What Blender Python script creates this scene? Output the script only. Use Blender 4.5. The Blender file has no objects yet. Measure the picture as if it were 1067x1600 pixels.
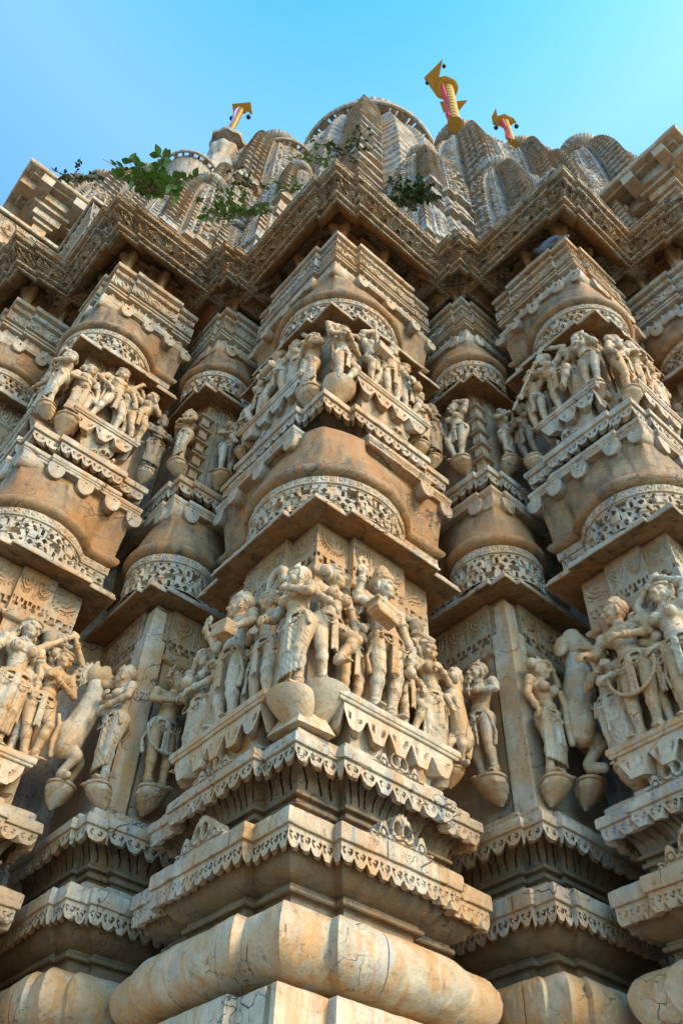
import bpy, bmesh, math, random
import numpy as np
from mathutils import Vector, Matrix
random.seed(7); RNG = np.random.RandomState(7)
sc = bpy.context.scene
COL = sc.collection
R = math.radians
PI = math.pi

# ------------------------------------------------------------------ camera
EYE = 1.6                                   # eye height above the courtyard
PITCH, ROLL, FPX = 0.83545, 0.045945, 1315.66
cam = bpy.data.cameras.new('camera'); camo = bpy.data.objects.new('camera', cam); COL.objects.link(camo)
cp, sp, cr, sr = math.cos(PITCH), math.sin(PITCH), math.cos(ROLL), math.sin(ROLL)
U_ = Vector((0, -sp, cp)); X_ = Vector((1, 0, 0)); F_ = Vector((0, cp, sp))
rt = X_*cr + U_*sr; up = -X_*sr + U_*cr
m = Matrix.Identity(4)
for i in range(3):
    m[i][0] = rt[i]; m[i][1] = up[i]; m[i][2] = -F_[i]
m[2][3] = EYE
camo.matrix_world = m
cam.sensor_fit = 'HORIZONTAL'; cam.sensor_width = 36; cam.lens = FPX/1067*36
cam.clip_start = .05; cam.clip_end = 3000
sc.camera = camo

# ------------------------------------------------------------------ light
SUN_DIR = Vector((0.80, -0.62, 0.62)).normalized()        # towards the sun
el = math.asin(SUN_DIR.z); az = math.atan2(SUN_DIR.x, SUN_DIR.y)
w = bpy.data.worlds.new('World'); sc.world = w; w.use_nodes = True
nt = w.node_tree; nt.nodes.clear()
sky = nt.nodes.new('ShaderNodeTexSky'); sky.sky_type = 'NISHITA'; sky.sun_disc = False
sky.sun_elevation = el; sky.sun_rotation = az; sky.air_density = 1.0; sky.dust_density = 0.6; sky.ozone_density = 0.6
bg = nt.nodes.new('ShaderNodeBackground'); bg.inputs[1].default_value = 0.15
out = nt.nodes.new('ShaderNodeOutputWorld')
tint = nt.nodes.new('ShaderNodeMix'); tint.data_type = 'RGBA'; tint.blend_type = 'MULTIPLY'; tint.inputs[0].default_value = 1
tcw = nt.nodes.new('ShaderNodeTexCoord'); sxyz = nt.nodes.new('ShaderNodeSeparateXYZ'); crw = nt.nodes.new('ShaderNodeValToRGB')   # paler air below the zenith
nt.links.new(tcw.outputs['Generated'], sxyz.inputs[0]); nt.links.new(sxyz.outputs['Z'], crw.inputs[0])
E_ = crw.color_ramp.elements; E_[0].position = .5; E_[0].color = (.56, .84, 1.0, 1); E_[1].position = .99; E_[1].color = (.25, .90, .86, 1)
for p_, c_ in ((.86, (.52, .86, .98, 1)), (.925, (.74, 1.08, .92, 1)), (.955, (.54, 1.04, .90, 1))):
    e_ = crw.color_ramp.elements.new(p_); e_.color = c_
gn = nt.nodes.new('ShaderNodeVectorMath'); gn.operation = 'SCALE'; gn.inputs['Scale'].default_value = 1.2
nt.links.new(crw.outputs[0], gn.inputs[0]); nt.links.new(gn.outputs[0], tint.inputs[7])
nt.links.new(sky.outputs[0], tint.inputs[6]); nt.links.new(tint.outputs[2], bg.inputs[0]); nt.links.new(bg.outputs[0], out.inputs[0])
sun = bpy.data.lights.new('sun', 'SUN'); sun.energy = 1.5; sun.angle = R(18); sun.color = (1, .72, .38)
suno = bpy.data.objects.new('sun', sun); COL.objects.link(suno)
suno.rotation_euler = SUN_DIR.to_track_quat('Z', 'Y').to_euler()
sc.view_settings.view_transform = 'Standard'; sc.view_settings.look = 'None'
sc.view_settings.exposure = 1.8; sc.view_settings.gamma = 1

# ------------------------------------------------------------------ plan frame
TH = 0.88864; X0 = -0.18942; D0 = 4.0
uu = (-math.cos(TH), math.sin(TH)); vv = (math.sin(TH), math.cos(TH))
def W(s, t, z):
    s = np.asarray(s, float); t = np.asarray(t, float); z = np.asarray(z, float)
    return np.stack(np.broadcast_arrays(X0 + s*uu[0] + t*vv[0], D0 + s*uu[1] + t*vv[1], z + EYE), -1)
def nz3(x, y, z, f=1.0):                      # cheap smooth noise, -1..1
    x = x*f; y = y*f; z = z*f
    return (np.sin(1.7*x+2.3*y+1.1*z+.3)+np.sin(-2.9*x+1.3*y+2.1*z+1.7)+np.sin(3.7*x-2.2*y+4.1*z+2.9)
            + np.sin(5.3*x+6.1*y-3.9*z+.7)*.7+np.sin(-7.1*x+8.3*y+6.7*z)*.5)/4.2

# ------------------------------------------------------------------ materials
def stone(name, c1, c2, stain, stain_amt=.5, grey=(.36, .36, .37), grey_amt=.35, dark_amt=.4, crack=.5, bump=.5, rough=.62, carve=0, objc=False, streak=1.0, folds=0):
    m = bpy.data.materials.new(name); m.use_nodes = True; N = m.node_tree.nodes; L = m.node_tree.links
    b = N['Principled BSDF']; b.inputs['Roughness'].default_value = rough
    b.inputs['Specular IOR Level'].default_value = .35
    if objc:
        tc = N.new('ShaderNodeTexCoord'); oi = N.new('ShaderNodeObjectInfo')
        ad = N.new('ShaderNodeVectorMath'); ad.operation = 'ADD'; L.new(tc.outputs['Object'], ad.inputs[0])
        mu = N.new('ShaderNodeMath'); mu.operation = 'MULTIPLY'; mu.inputs[1].default_value = 37; L.new(oi.outputs['Random'], mu.inputs[0]); L.new(mu.outputs[0], ad.inputs[1])
        P = ad.outputs[0]
    else:
        P = N.new('ShaderNodeNewGeometry').outputs['Position']
    def mapped(sx, sy, sz):
        mp = N.new('ShaderNodeMapping'); mp.inputs['Scale'].default_value = (sx, sy, sz); L.new(P, mp.inputs[0]); return mp.outputs[0]
    def noise(v, s, d=6, r=.6, dist=0):
        n = N.new('ShaderNodeTexNoise'); n.inputs['Scale'].default_value = s; n.inputs['Detail'].default_value = d
        n.inputs['Roughness'].default_value = r; n.inputs['Distortion'].default_value = dist; L.new(v, n.inputs['Vector']); return n.outputs['Fac']
    def ramp(f, a, bb, va=0., vb=1.):
        r = N.new('ShaderNodeMapRange'); r.inputs[1].default_value = a; r.inputs[2].default_value = bb
        r.inputs[3].default_value = va; r.inputs[4].default_value = vb; L.new(f, r.inputs[0]); return r.outputs[0]
    def mix(f, a, bb):
        x = N.new('ShaderNodeMix'); x.data_type = 'RGBA'
        if isinstance(f, float): x.inputs[0].default_value = f
        else: L.new(f, x.inputs[0])
        for i, q in ((6, a), (7, bb)):
            if isinstance(q, tuple): x.inputs[i].default_value = (*q, 1)
            else: L.new(q, x.inputs[i])
        return x.outputs[2]
    def mul(a, v):
        x = N.new('ShaderNodeMath'); x.operation = 'MULTIPLY'; L.new(a, x.inputs[0])
        if isinstance(v, float): x.inputs[1].default_value = v
        else: L.new(v, x.inputs[1])
        return x.outputs[0]
    big = noise(P, 1.3, 5, .6, .6); mid = noise(P, 5.5, 6, .62, .5); fine = noise(P, 38, 4, .65)
    strk = noise(mapped(7, 7, .9), 1.6, 5, .6, .3)
    col = mix(ramp(mid, .36, .62), c1, c2)
    col = mix(mul(ramp(strk, .50, .70), grey_amt*streak), col, grey)
    col = mix(mul(ramp(big, .44, .60), stain_amt), col, stain)
    st3 = noise(mapped(5.3, 5.3, .45), 1.7, 4, .55, .8)
    col = mix(mul(ramp(st3, .52, .64), stain_amt*.9), col, (stain[0]*.95, stain[1]*.9, stain[2]*.8))
    st2 = noise(mapped(3.1, 3.1, 1.2), 2.2, 6, .65, 1.2)
    col = mix(mul(ramp(st2, .54, .66), stain_amt*.8), col, (stain[0]*1.15, stain[1]*1.05, stain[2]*.9))
    # lichen / soot freckles
    sp_ = noise(P, 14, 8, .75, .2)
    col = mix(mul(ramp(sp_, .56, .70), dark_amt), col, (.045, .035, .028))
    col = mix(mul(ramp(fine, .56, .72), dark_amt*.7), col, (.10, .085, .07))
    # veins and cracks
    dn = noise(P, 2.3, 4, .6)
    va = N.new('ShaderNodeVectorMath'); va.operation = 'MULTIPLY_ADD'; va.inputs[1].default_value = (.9,.9,.9)
    cb = N.new('ShaderNodeCombineXYZ'); 
    for i in range(3): L.new(dn, cb.inputs[i])
    L.new(cb.outputs[0], va.inputs[0]); L.new(P, va.inputs[2])
    vo = N.new('ShaderNodeTexVoronoi'); vo.feature = 'DISTANCE_TO_EDGE'; vo.inputs['Scale'].default_value = 2.6; L.new(va.outputs[0], vo.inputs['Vector'])
    ck = ramp(vo.outputs['Distance'], .0, .012, 1., 0.)
    ckm = mul(mul(ck, ramp(noise(P, 1.9, 2), .48, .58)), crack)
    col = mix(ckm, col, (.06, .045, .035))
    L.new(col, b.inputs['Base Color'])
    h = N.new('ShaderNodeMath'); h.operation = 'MULTIPLY_ADD'; L.new(mid, h.inputs[0]); h.inputs[1].default_value = .5; L.new(mul(fine, .35), h.inputs[2])
    h2 = N.new('ShaderNodeMath'); h2.operation = 'SUBTRACT'; L.new(h.outputs[0], h2.inputs[0]); L.new(mul(ckm, .6), h2.inputs[1])
    hh = h2.outputs[0]
    if folds:
        wt_ = N.new('ShaderNodeTexWave'); wt_.wave_type = 'BANDS'; wt_.bands_direction = 'DIAGONAL'; wt_.inputs['Scale'].default_value = folds
        wt_.inputs['Distortion'].default_value = 2.2; wt_.inputs['Detail'].default_value = 2; wt_.inputs['Detail Scale'].default_value = 1.2; L.new(P, wt_.inputs['Vector'])
        h4 = N.new('ShaderNodeMath'); h4.operation = 'MULTIPLY_ADD'; L.new(wt_.outputs['Fac'], h4.inputs[0]); h4.inputs[1].default_value = .14; L.new(hh, h4.inputs[2]); hh = h4.outputs[0]
    if carve:
        v2 = N.new('ShaderNodeTexVoronoi'); v2.inputs['Scale'].default_value = carve; L.new(P, v2.inputs['Vector'])
        wv = N.new('ShaderNodeMath'); wv.operation = 'SINE'; L.new(mul(v2.outputs['Distance'], 17.), wv.inputs[0])
        h3 = N.new('ShaderNodeMath'); h3.operation = 'MULTIPLY_ADD'; L.new(wv.outputs[0], h3.inputs[0]); h3.inputs[1].default_value = .35; L.new(hh, h3.inputs[2]); hh = h3.outputs[0]
    bp = N.new('ShaderNodeBump'); bp.inputs['Strength'].default_value = bump; bp.inputs['Distance'].default_value = .02
    L.new(hh, bp.inputs['Height']); L.new(bp.outputs[0], b.inputs['Normal'])
    return m
M = {}
CR1, CR2, ST = (.60, .50, .36), (.50, .41, .29), (.40, .215, .075)
M['marble'] = stone('marble', (.46, .375, .26), (.35, .275, .175), (.39, .185, .05), .7, (.23, .265, .30), .55, .65, 1., .7, .6)
M['lip'] = stone('weathered_marble', (.44, .375, .275), (.29, .24, .17), (.36, .18, .055), .6, (.15, .175, .21), .75, 1., .9, .9)
M['wall'] = stone('wall_stone', (.37, .29, .19), (.26, .20, .125), (.33, .155, .045), .65, (.14, .15, .165), .6, .85, .8, .9)
M['under'] = stone('stained_shade_stone', (.27, .185, .095), (.13, .085, .042), (.31, .13, .03), .65, (.032, .028, .024), .95, 1., .8, .9)  # stained stone, colour darkened further to paint shade under hoods, soffits and eaves
M['neck'] = stone('recess_shade_stone', (.15, .115, .07), (.08, .062, .038), (.19, .095, .03), .45, (.035, .032, .028), .75, .9, .5, .9)  # stone colour darkened to paint in the shade of the recessed necks
M['eave'] = stone('lichened_stone', (.42, .35, .245), (.24, .195, .13), (.36, .17, .045), .55, (.030, .030, .029), 1., 1., .5, 1., .7, 16)
M['roof'] = stone('pale_spire_stone', (.37, .34, .295), (.20, .185, .16), (.34, .20, .08), .6, (.055, .062, .075), 1., 1., .8, 1.)
M['statue'] = stone('carved_marble', (.48, .395, .275), (.35, .275, .18), (.38, .185, .05), .65, (.20, .225, .255), .5, .8, .5, .8, .6, 0, True, .8)
M['drapery'] = stone('carved_marble_drapery', (.45, .37, .255), (.31, .245, .16), (.37, .18, .05), .65, (.18, .20, .225), .5, .8, .3, .9, .6, 0, True, .8, 13)
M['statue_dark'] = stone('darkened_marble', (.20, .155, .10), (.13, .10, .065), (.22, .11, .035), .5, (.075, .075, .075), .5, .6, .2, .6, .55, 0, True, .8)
def plain(name, c, rough=.5, metal=0., noise=0.):
    m = bpy.data.materials.new(name); m.use_nodes = True; N = m.node_tree.nodes; L = m.node_tree.links; b = N['Principled BSDF']
    b.inputs['Base Color'].default_value = (*c, 1); b.inputs['Roughness'].default_value = rough; b.inputs['Metallic'].default_value = metal
    n = N.new('ShaderNodeTexNoise'); n.inputs['Scale'].default_value = 9
    x = N.new('ShaderNodeMix'); x.data_type = 'RGBA'; x.inputs[6].default_value = (*c, 1); x.inputs[7].default_value = (c[0]*.55, c[1]*.55, c[2]*.5, 1)
    L.new(n.outputs['Fac'], x.inputs[0]); L.new(x.outputs[2], b.inputs['Base Color'])
    return m
M['gold'] = plain('gilded_metal', (.62, .34, .05), .42, .45)
M['dark'] = plain('dark_metal', (.03, .035, .05), .5, .3)
M['red'] = plain('red_cloth', (.55, .03, .05), .8)
M['violet'] = plain('violet_cloth', (.42, .22, .50), .8)
M['leaf'] = plain('green_leaf', (.10, .22, .03), .45)
M['leaf2'] = plain('dark_green_leaf', (.03, .085, .02), .5)
M['stem'] = plain('plant_stem', (.16, .11, .05), .8)
M['feather'] = plain('pigeon_feather', (.12, .14, .18), .6)
M['ground'] = stone('courtyard_stone', (.27, .22, .16), (.22, .18, .13), (.35, .22, .10), .4)

# ------------------------------------------------------------------ mesh builder
class MB:
    def __init__(self): self.v = []; self.f = []; self.n = 0
    def add(self, V, F):
        V = np.asarray(V, float).reshape(-1, 3); self.v.append(V)
        self.f += [tuple(int(i)+self.n for i in q) for q in F]; self.n += len(V)
    def grid(self, G, flip=False, wrapx=False, wrapy=False):
        a, b = G.shape[:2]; idx = np.arange(a*b).reshape(a, b)
        I = idx if not wrapx else np.vstack([idx, idx[:1]])
        if wrapy: I = np.hstack([I, I[:, :1]])
        q = np.stack([I[:-1, :-1], I[1:, :-1], I[1:, 1:], I[:-1, 1:]], -1).reshape(-1, 4)
        if flip: q = q[:, ::-1]
        self.v.append(G.reshape(-1, 3)); self.f += [tuple(x) for x in (q+self.n).tolist()]; self.n += a*b
    def build(self, name, mat, parent=None, org=(0, 0, 0), angle=32, recalc=False):
        me = bpy.data.meshes.new(name)
        V = np.vstack(self.v) - np.array(org)
        me.from_pydata(V.tolist(), [], self.f)
        me.materials.append(M[mat] if isinstance(mat, str) else mat)
        if recalc:
            bm = bmesh.new(); bm.from_mesh(me); bmesh.ops.recalc_face_normals(bm, faces=bm.faces); bm.to_mesh(me); bm.free()
        if angle:
            me.polygons.foreach_set('use_smooth', [True]*len(me.polygons)); me.set_sharp_from_angle(angle=R(angle))
        me.update()
        o = bpy.data.objects.new(name, me); COL.objects.link(o)
        if parent: o.parent = parent
        return o
def empty(name, loc, label=None, cat=None, group=None):
    o = bpy.data.objects.new(name, None); COL.objects.link(o); o.location = loc; o.empty_display_size = .2
    tag(o, label, cat, group); return o
def tag(o, label=None, cat=None, group=None, kind=None):
    if label: o['label'] = label
    if cat: o['category'] = cat
    if group: o['group'] = group
    if kind: o['kind'] = kind
    return o

# ------------------------------------------------------------------ sweeps
def sample(runs, dx):
    """runs: consecutive polylines; returns points, mitre vectors, run x, run length"""
    V = []; E = []                                   # corner points, edges (run x0, run length)
    for run in runs:
        seg = [np.array(p, float) for p in run]; ln = [np.linalg.norm(q-p) for p, q in zip(seg, seg[1:])]; acc = 0
        for p, l in zip(seg[:-1], ln): V.append(p); E.append((acc, l, sum(ln))); acc += l
    V.append(np.array(runs[-1][-1], float)); V = np.array(V)
    d = np.diff(V, axis=0); d /= np.linalg.norm(d, axis=1)[:, None]; n = np.stack([-d[:, 1], d[:, 0]], -1)
    n1 = np.vstack([n[:1], n]); n2 = np.vstack([n, n[-1:]]); MV = (n1+n2)/np.maximum(1+(n1*n2).sum(1), .3)[:, None]
    P = []; X = []; Ls = []; mit = []
    for i, (x0, l, L) in enumerate(E):
        k = max(1, int(math.ceil(l/dx)))
        for j in range(k):
            f = j/k; P.append(V[i]*(1-f)+V[i+1]*f); X.append(x0+l*f); Ls.append(L); mit.append(MV[i]*(1-f)+MV[i+1]*f)
    P.append(V[-1]); X.append(Ls[-1]); Ls.append(Ls[-1]); mit.append(MV[-1])
    return np.array(P), np.array(mit), np.array(X), np.array(Ls)
def sweep(mb, runs, prof, fn=None, dx=.06, zj=0., wob=.0022):
    P, mit, X, L = sample(runs, dx)
    prof = np.array(prof, float); K = len(prof)
    o = np.repeat(prof[:, 0][:, None], len(P), 1); z = np.repeat(prof[:, 1][:, None], len(P), 1) + zj
    if fn:
        do, dz = fn(X[None, :], L[None, :], np.linspace(0, 1, K)[:, None], o, z)
        fade = (ss_(X/.014)*ss_((L-X)/.014)*(L > .11))[None, :]; fade[:, 0] = 0; o = o+do*fade; z = z+dz
    ss = P[:, 0][None]+mit[:, 0][None]*o; tt = P[:, 1][None]+mit[:, 1][None]*o
    if wob:
        nn = nz3(ss, tt, z, 5)*wob + nz3(ss+9, tt, z*1.3, 17)*wob*.6
        ch = nz3(ss+3, tt-5, z, 9); nn = nn - np.clip(ch-.66, 0, 1)*(.06 if wob > .0055 else .12 if wob > .003 else .03)
        ss = ss+mit[:, 0][None]*nn; tt = tt+mit[:, 1][None]*nn; z = z+nz3(ss, tt+4, z, 4)*wob
    G = W(ss, tt, z)                            # K x N
    mb.grid(np.swapaxes(G, 0, 1))
def cham(prof, r=.007):
    """cut the corners of a polyline so arrises are not razor sharp"""
    out = [prof[0]]
    for a, b, c in zip(prof, prof[1:], prof[2:]):
        a, b, c = map(lambda q: np.array(q, float), (a, b, c)); u = a-b; v = c-b; lu = np.linalg.norm(u); lv = np.linalg.norm(v)
        if lu < 1e-6 or lv < 1e-6: continue
        if np.dot(u, v)/lu/lv < -.9: out.append(tuple(b)); continue
        out.append(tuple(b+u/lu*min(r, lu*.3))); out.append(tuple(b+v/lv*min(r, lv*.3)))
    out.append(prof[-1]); return out
def curve(p0, p1, bulge, n=8):
    """arc-like profile between two (o,z) points, bulging outward (+) or inward (-)"""
    p0 = np.array(p0, float); p1 = np.array(p1, float); d = p1-p0; nrm = np.array([d[1], -d[0]])/np.linalg.norm(d)
    return [tuple(p0+d*k/n+nrm*bulge*4*(k/n)*(1-k/n)) for k in range(n+1)]
def ss_(x): x = np.clip(x, 0, 1); return x*x*(3-2*x)

# ---- carving functions:  (x along run, L run length, v 0..1 over the profile) -> (do, dz)
def cell(X, L, per):
    n = np.maximum(1, np.round(L/per)); f = X/np.maximum(L, 1e-6)*n
    i = np.floor(np.minimum(f, n-1e-6)); return (f-i)-.5, L/n, i           # cell coord -.5...5, cell width, index
def groove(dist, w): return ss_(1-np.abs(dist)/w)
def f_slits(per=.075, depth=.022, w=.0055):
    def fn(X, L, v, o, z):
        u, cw, i = cell(X, L, per)
        c = .12*np.sin(v*2*PI*1.0+i*1.0)+.10*np.sin(i*2.3)
        d = (u-c)*cw; on = ss_((v-.10)/.06)*ss_((.93-v)/.06)*(np.abs(((v*2.1+i*.37) % 1)-.5) > .06)
        return -depth*groove(d, w)*on, 0*X*v
    return fn
def f_scroll(per=.16, depth=.012, hgt=.15):
    def fn(X, L, v, o, z):
        u, cw, i = cell(X, L, per); x = u*cw; y = (v-.5)*hgt; sgn = np.where(i % 2 == 0, 1., -1.)
        y = y*sgn; r = np.hypot(x, y); a = np.arctan2(y, x)
        sp = np.sin(r/ (hgt*.5)*9.5 - a*1.0); h = (sp > .1)*1.0*ss_((hgt*.52-r)/.01)
        leaf = (np.sin(x*160+y*90) > .3)*1.*(r > hgt*.5)
        edge = (np.abs(v-.5) < .44)
        return (h+leaf*.8)*depth*edge - depth, 0*X*v
    return fn
def f_lattice(per=.085, depth=.05, hgt=.3, top=.0):
    def fn(X, L, v, o, z):
        u, cw, i = cell(X, L, per); y = v*hgt; rr = per*1.0; j = np.floor(y/rr); w = y/rr-j-.5
        uu_ = np.where(j % 2 == 0, u, ((u+1.0) % 1)-.5)
        r = np.hypot(uu_*1.05, w); a = np.arctan2(w, uu_)
        kind = (i*3+j*5) % 4
        hole = np.where(kind < 2, (r < .27+.07*np.cos(4*a))*1., np.where(kind < 3, (np.abs(uu_) < .13)*(np.abs(w) < .36)*1., (np.abs(uu_+w*.6) < .15)*(np.abs(w) < .34)*1.))
        bead = ((r > .38) & (r < .46))*.3
        keep = (v > .05)*(v < .95)*(np.abs(u) < .6)
        relief = .012*np.sin(i*2.1+j*1.3)-.05*(np.sin(i*3.7+j*7.9+L*5) > .97); hole = hole*(np.sin(i*9.1+j*4.7+L*3) < .93)
        return (-hole*depth + bead*.01)*keep + relief*keep, 0*X*v
    return fn
def f_pend(per=.075, drop=.06, rows=None, K=10, curl=True, h=.1, irr=.0):
    cw_ = .0036
    """scalloped pendants hanging from a slab; rows K-? use v: v in [.0,.2] back/bottom rows, rest front"""
    def fn(X, L, v, o, z):
        u, cw, i = cell(X, L, per)
        sc_ = np.abs(u)*2                       # 0 at tip, 1 between pendants
        step = np.where(sc_ < .3, .0, ((sc_-.3)/.7)**1.3)
        miss = (np.sin(i*12.9898+L*78.2) > .93)*irr
        lift = drop*np.clip(step+miss+.22*np.sin(i*5.3+L*9)*(sc_ < .5), 0, 1.15)
        k = np.round(v*(K-1))
        wgt = np.where(k <= 1, 1., np.clip(1-(k-1)/(K-3), 0, 1))   # bottom rows follow the scallops fully
        dz = lift*wgt
        # incised curls: pairs of brackets
        do = 0*X*v
        if curl:
            zz = (k-1)/(K-2); yy = (zz-.55)*h; r1 = np.hypot(u*cw-.17*cw, yy); r2 = np.hypot(u*cw+.17*cw, yy)
            a = (np.abs(r1-.015) < cw_)*(u*cw > .17*cw)*1. + (np.abs(r2-.015) < cw_)*(u*cw < -.17*cw)*1. + (np.abs(r1-.008) < cw_*.8)*(yy < 0)*.8
            do = -.028*np.clip(a, 0, 1)*(k > 2)*(k < K-1)
        return do, dz
    return fn
def pend_prof(o, zt, zb, thick=.05, K=10):
    return [(o-thick, zt), (o-thick*.8, zb+.006)][:1] + [(o-thick*.8, zb+.008)] + [(o, zb+(zt-zb)*k/(K-3)) for k in range(K-2)]
def f_frieze():
    """wall frieze: sunk stepped notches below, concentric half-medallions above"""
    def fn(X, L, v, o, z):
        u, cw, i = cell(X, L, .30); x = u*cw; H = .46; y = v*H
        # stepped T notches
        uu_, c2, j = cell(X, L, .15); xx = uu_*c2
        not_ = ((np.abs(xx) < .045) & (y > .07) & (y < .10)) | ((np.abs(xx) < .018) & (y >= .10) & (y < .145)) | ((np.abs(xx) > c2*.5-.022) & (y > .12) & (y < .155))
        r = np.hypot(x*1.0, (y-.36)); med = (np.sin(r*150) > .1) & (r < .115) & (y < .385)
        bead = (np.abs(r-.125) < .006) & (np.sin(np.arctan2(y-.36, x)*26) > 0) & (y < .385)
        fr = (np.abs(x) > cw*.5-.012)
        ins = (y > .20) & (y < .43) & ~fr
        return -.035*not_*1. - .008*ins + .012*(med | bead) - .0, 0*X*v
    return fn
def f_star(per=.12, depth=.03):
    def fn(X, L, v, o, z):
        u, cw, i = cell(X, L, per); a = np.abs(np.abs(u)*2-np.abs(v*2-1)); tri = (a < .16)*1.; dia = (np.abs(u)*2+np.abs(v*2-1) < .32)*1.
        jit = np.sin(i*7.1)*.2
        return depth*(tri*(1+jit)+dia*.8)-depth*.3, 0*X*v
    return fn
def f_bust(per=.11, depth=.03):
    def fn(X, L, v, o, z):
        u, cw, i = cell(X, L, per); hd = np.sqrt(np.clip(1-((u)/.20)**2-((v-.70)/.22)**2, 0, 1)); bd = np.sqrt(np.clip(1-((u)/.42)**2-((v-.22)/.34)**2, 0, 1))
        return depth*np.maximum(hd*.9, bd), 0*X*v
    return fn
def f_joint(gap=.8, w=.004, depth=.012):
    def fn(X, L, v, o, z):
        n = np.maximum(1, np.round(L/gap)); f = (X+.13*np.sin(L*31))/np.maximum(L, 1e-6)*n; d = (f-np.round(f))*L/n
        return -depth*groove(d, w)*(n > 1)*(X > .1)*(L-X > .1)+0*v, 0*X*v
    return fn
def f_none(X, L, v, o, z): return 0*X*v, 0*X*v
def f_ribs(per=.05, depth=.01):
    def fn(X, L, v, o, z):
        u, cw, i = cell(X, L, per); return depth*np.cos(u*2*PI), 0*X*v
    return fn

# ------------------------------------------------------------------ temple
TORG = (float(W(2, 2, 0)[0]), float(W(2, 2, 0)[1]), 0.0)
temple = empty('temple', TORG, 'richly carved cream marble temple with stepped wall piers, sculpted bands, deep eaves and clustered spires', 'temple')
def part(mb, name, mat, parent, angle=32, recalc=False): return mb.build(name, mat, parent, TORG, angle, recalc)

class Pier: pass
def straight(pts, s0, t0): return [[(a[0]+s0, a[1]+t0), (b[0]+s0, b[1]+t0)] for a, b in zip(pts, pts[1:])]
def main_pier(s0, t0, c, d, A, A2, q, Rr, zj, back=1.3, detail=1.):
    p = Pier(); p.s0, p.t0, p.c, p.d, p.A, p.A2, p.q, p.R, p.zj, p.small = s0, t0, c, d, A, A2, q, Rr, zj, False
    p.det = detail
    p.runs = straight([(A2, back), (A2, 0), (A, 0), (A, -d), (c, -d), (c, 0), (0, 0), (0, c), (-d, c), (-d, A), (0, A), (0, A2), (back, A2)], s0, t0)
    wl = .12
    k = math.sqrt(max(0, Rr**2-(wl-q)**2)); e = q+k
    a0 = math.atan2(wl-q, k); a1 = math.atan2(k, wl-q)
    arc = [(q+Rr*math.cos(a), q+Rr*math.sin(a)) for a in np.linspace(a0, a1-2*PI if a1 > a0 else a1, 49)]
    off = lambda P: [(x+s0, y+t0) for x, y in P]
    e2 = max(A2-.04, e+.03)
    p.rr = [off([(e2, back), (e2, wl)]), off([(e2, wl), (e, wl)]), off(arc), off([(wl, e), (wl, e2)]), off([(wl, e2), (back, e2)])]
    p.e = e; p.e2 = e2; p.wl = wl; p.back = back
    return p
def small_pier(s0, t0, c, d, q, Rr, zj, back=1.0, detail=1.):
    p = Pier(); p.s0, p.t0, p.c, p.d, p.q, p.R, p.zj, p.small, p.det = s0, t0, c, d, q, Rr, zj, True, detail
    p.A = p.A2 = back
    p.runs = straight([(back, -d), (c, -d), (c, 0), (0, 0), (0, c), (-d, c), (-d, back)], s0, t0)
    wl = .06
    k = math.sqrt(max(0, Rr**2-(wl-q)**2)); e = q+k; a0 = math.atan2(wl-q, k); a1 = math.atan2(k, wl-q)
    arc = [(q+Rr*math.cos(a), q+Rr*math.sin(a)) for a in np.linspace(a0, a1-2*PI, 33)]
    off = lambda P: [(x+s0, y+t0) for x, y in P]
    p.rr = [off([(back, wl), (e, wl)]), off(arc), off([(wl, e), (wl, back)])]
    p.e = e; p.e2 = back; p.wl = wl; p.back = back
    return p

def kapota(mb, p, z0, z1, o_top, cut=None):
    """hood that flares from the round drum (z0) to the square slab (z1)"""
    s0, t0, q, Rr, e, e2, wl = p.s0, p.t0, p.q, p.R, p.e, p.e2, p.wl
    k = o_top
    # right half in (s=-k .. , t) coordinates relative to corner, mirrored for left
    lim = q+(e-q)*((q+k)/(q-wl))                       # where the ray to the end of the arc meets the square outline
    end_sq = (p.A2 if not p.small else p.back)+k
    ts = np.concatenate([np.linspace(-k, lim, 26), np.linspace(lim, end_sq, 7)[1:]])
    sq = np.stack([np.full_like(ts, -k), ts], -1)
    rd = []
    for x, y in sq:
        if y <= lim+1e-6:
            a = math.atan2(y-q, x-q); rd.append((q+Rr*math.cos(a), q+Rr*math.sin(a)))
        else:
            f = (y-lim)/(end_sq-lim); rd.append((wl, e+(e2-e)*f))
    rd = np.array(rd)
    sqf = np.vstack([sq[::-1][:, ::-1], sq[1:]]); rdf = np.vstack([rd[::-1][:, ::-1], rd[1:]])
    n = 12; G = []
    for i in range(n+1):
        f = i/n; wgt = .05+.95*(.28*f+.72*(1-math.cos(f*PI/2)))
        ww = np.full(len(sqf), wgt)
        if cut:                                          # broken corner: stone stays close to the drum
            dcn = np.where(sqf[:, 0] < sqf[:, 1], sqf[:, 1]+k, -(sqf[:, 0]+k))   # + on right face, - on left
            br = np.where(dcn >= 0, ss_((cut[1]-dcn)/.05), ss_((cut[0]+dcn)/.05))
            ww = ww*(1-br)+br*np.minimum(ww, .30)
        ptn = rdf*(1-ww[:, None])+sqf*ww[:, None]
        G.append(W(ptn[:, 0]+s0, ptn[:, 1]+t0, z0+(z1-z0)*f+p.zj+nz3(ptn[:, 0], ptn[:, 1], f*ptn[:, 0], 5)*.004))
    if cut:
        ptn = rdf*.9+np.array([q, q])*.1; G.append(W(ptn[:, 0]+s0, ptn[:, 1]+t0, z1+p.zj-.01))
    G = np.array(G); mb.grid(np.swapaxes(G, 0, 1))
    # end caps back into the wall
    for col in (0, -1):
        a = G[:n+1, col]; dirv = (W(1, 0, 0)-W(0, 0, 0)) if col == -1 else (W(0, 1, 0)-W(0, 0, 0))
        b = a+dirv*.9; mb.grid(np.stack([a, b], 0) if col == -1 else np.stack([b, a], 0))

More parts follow.
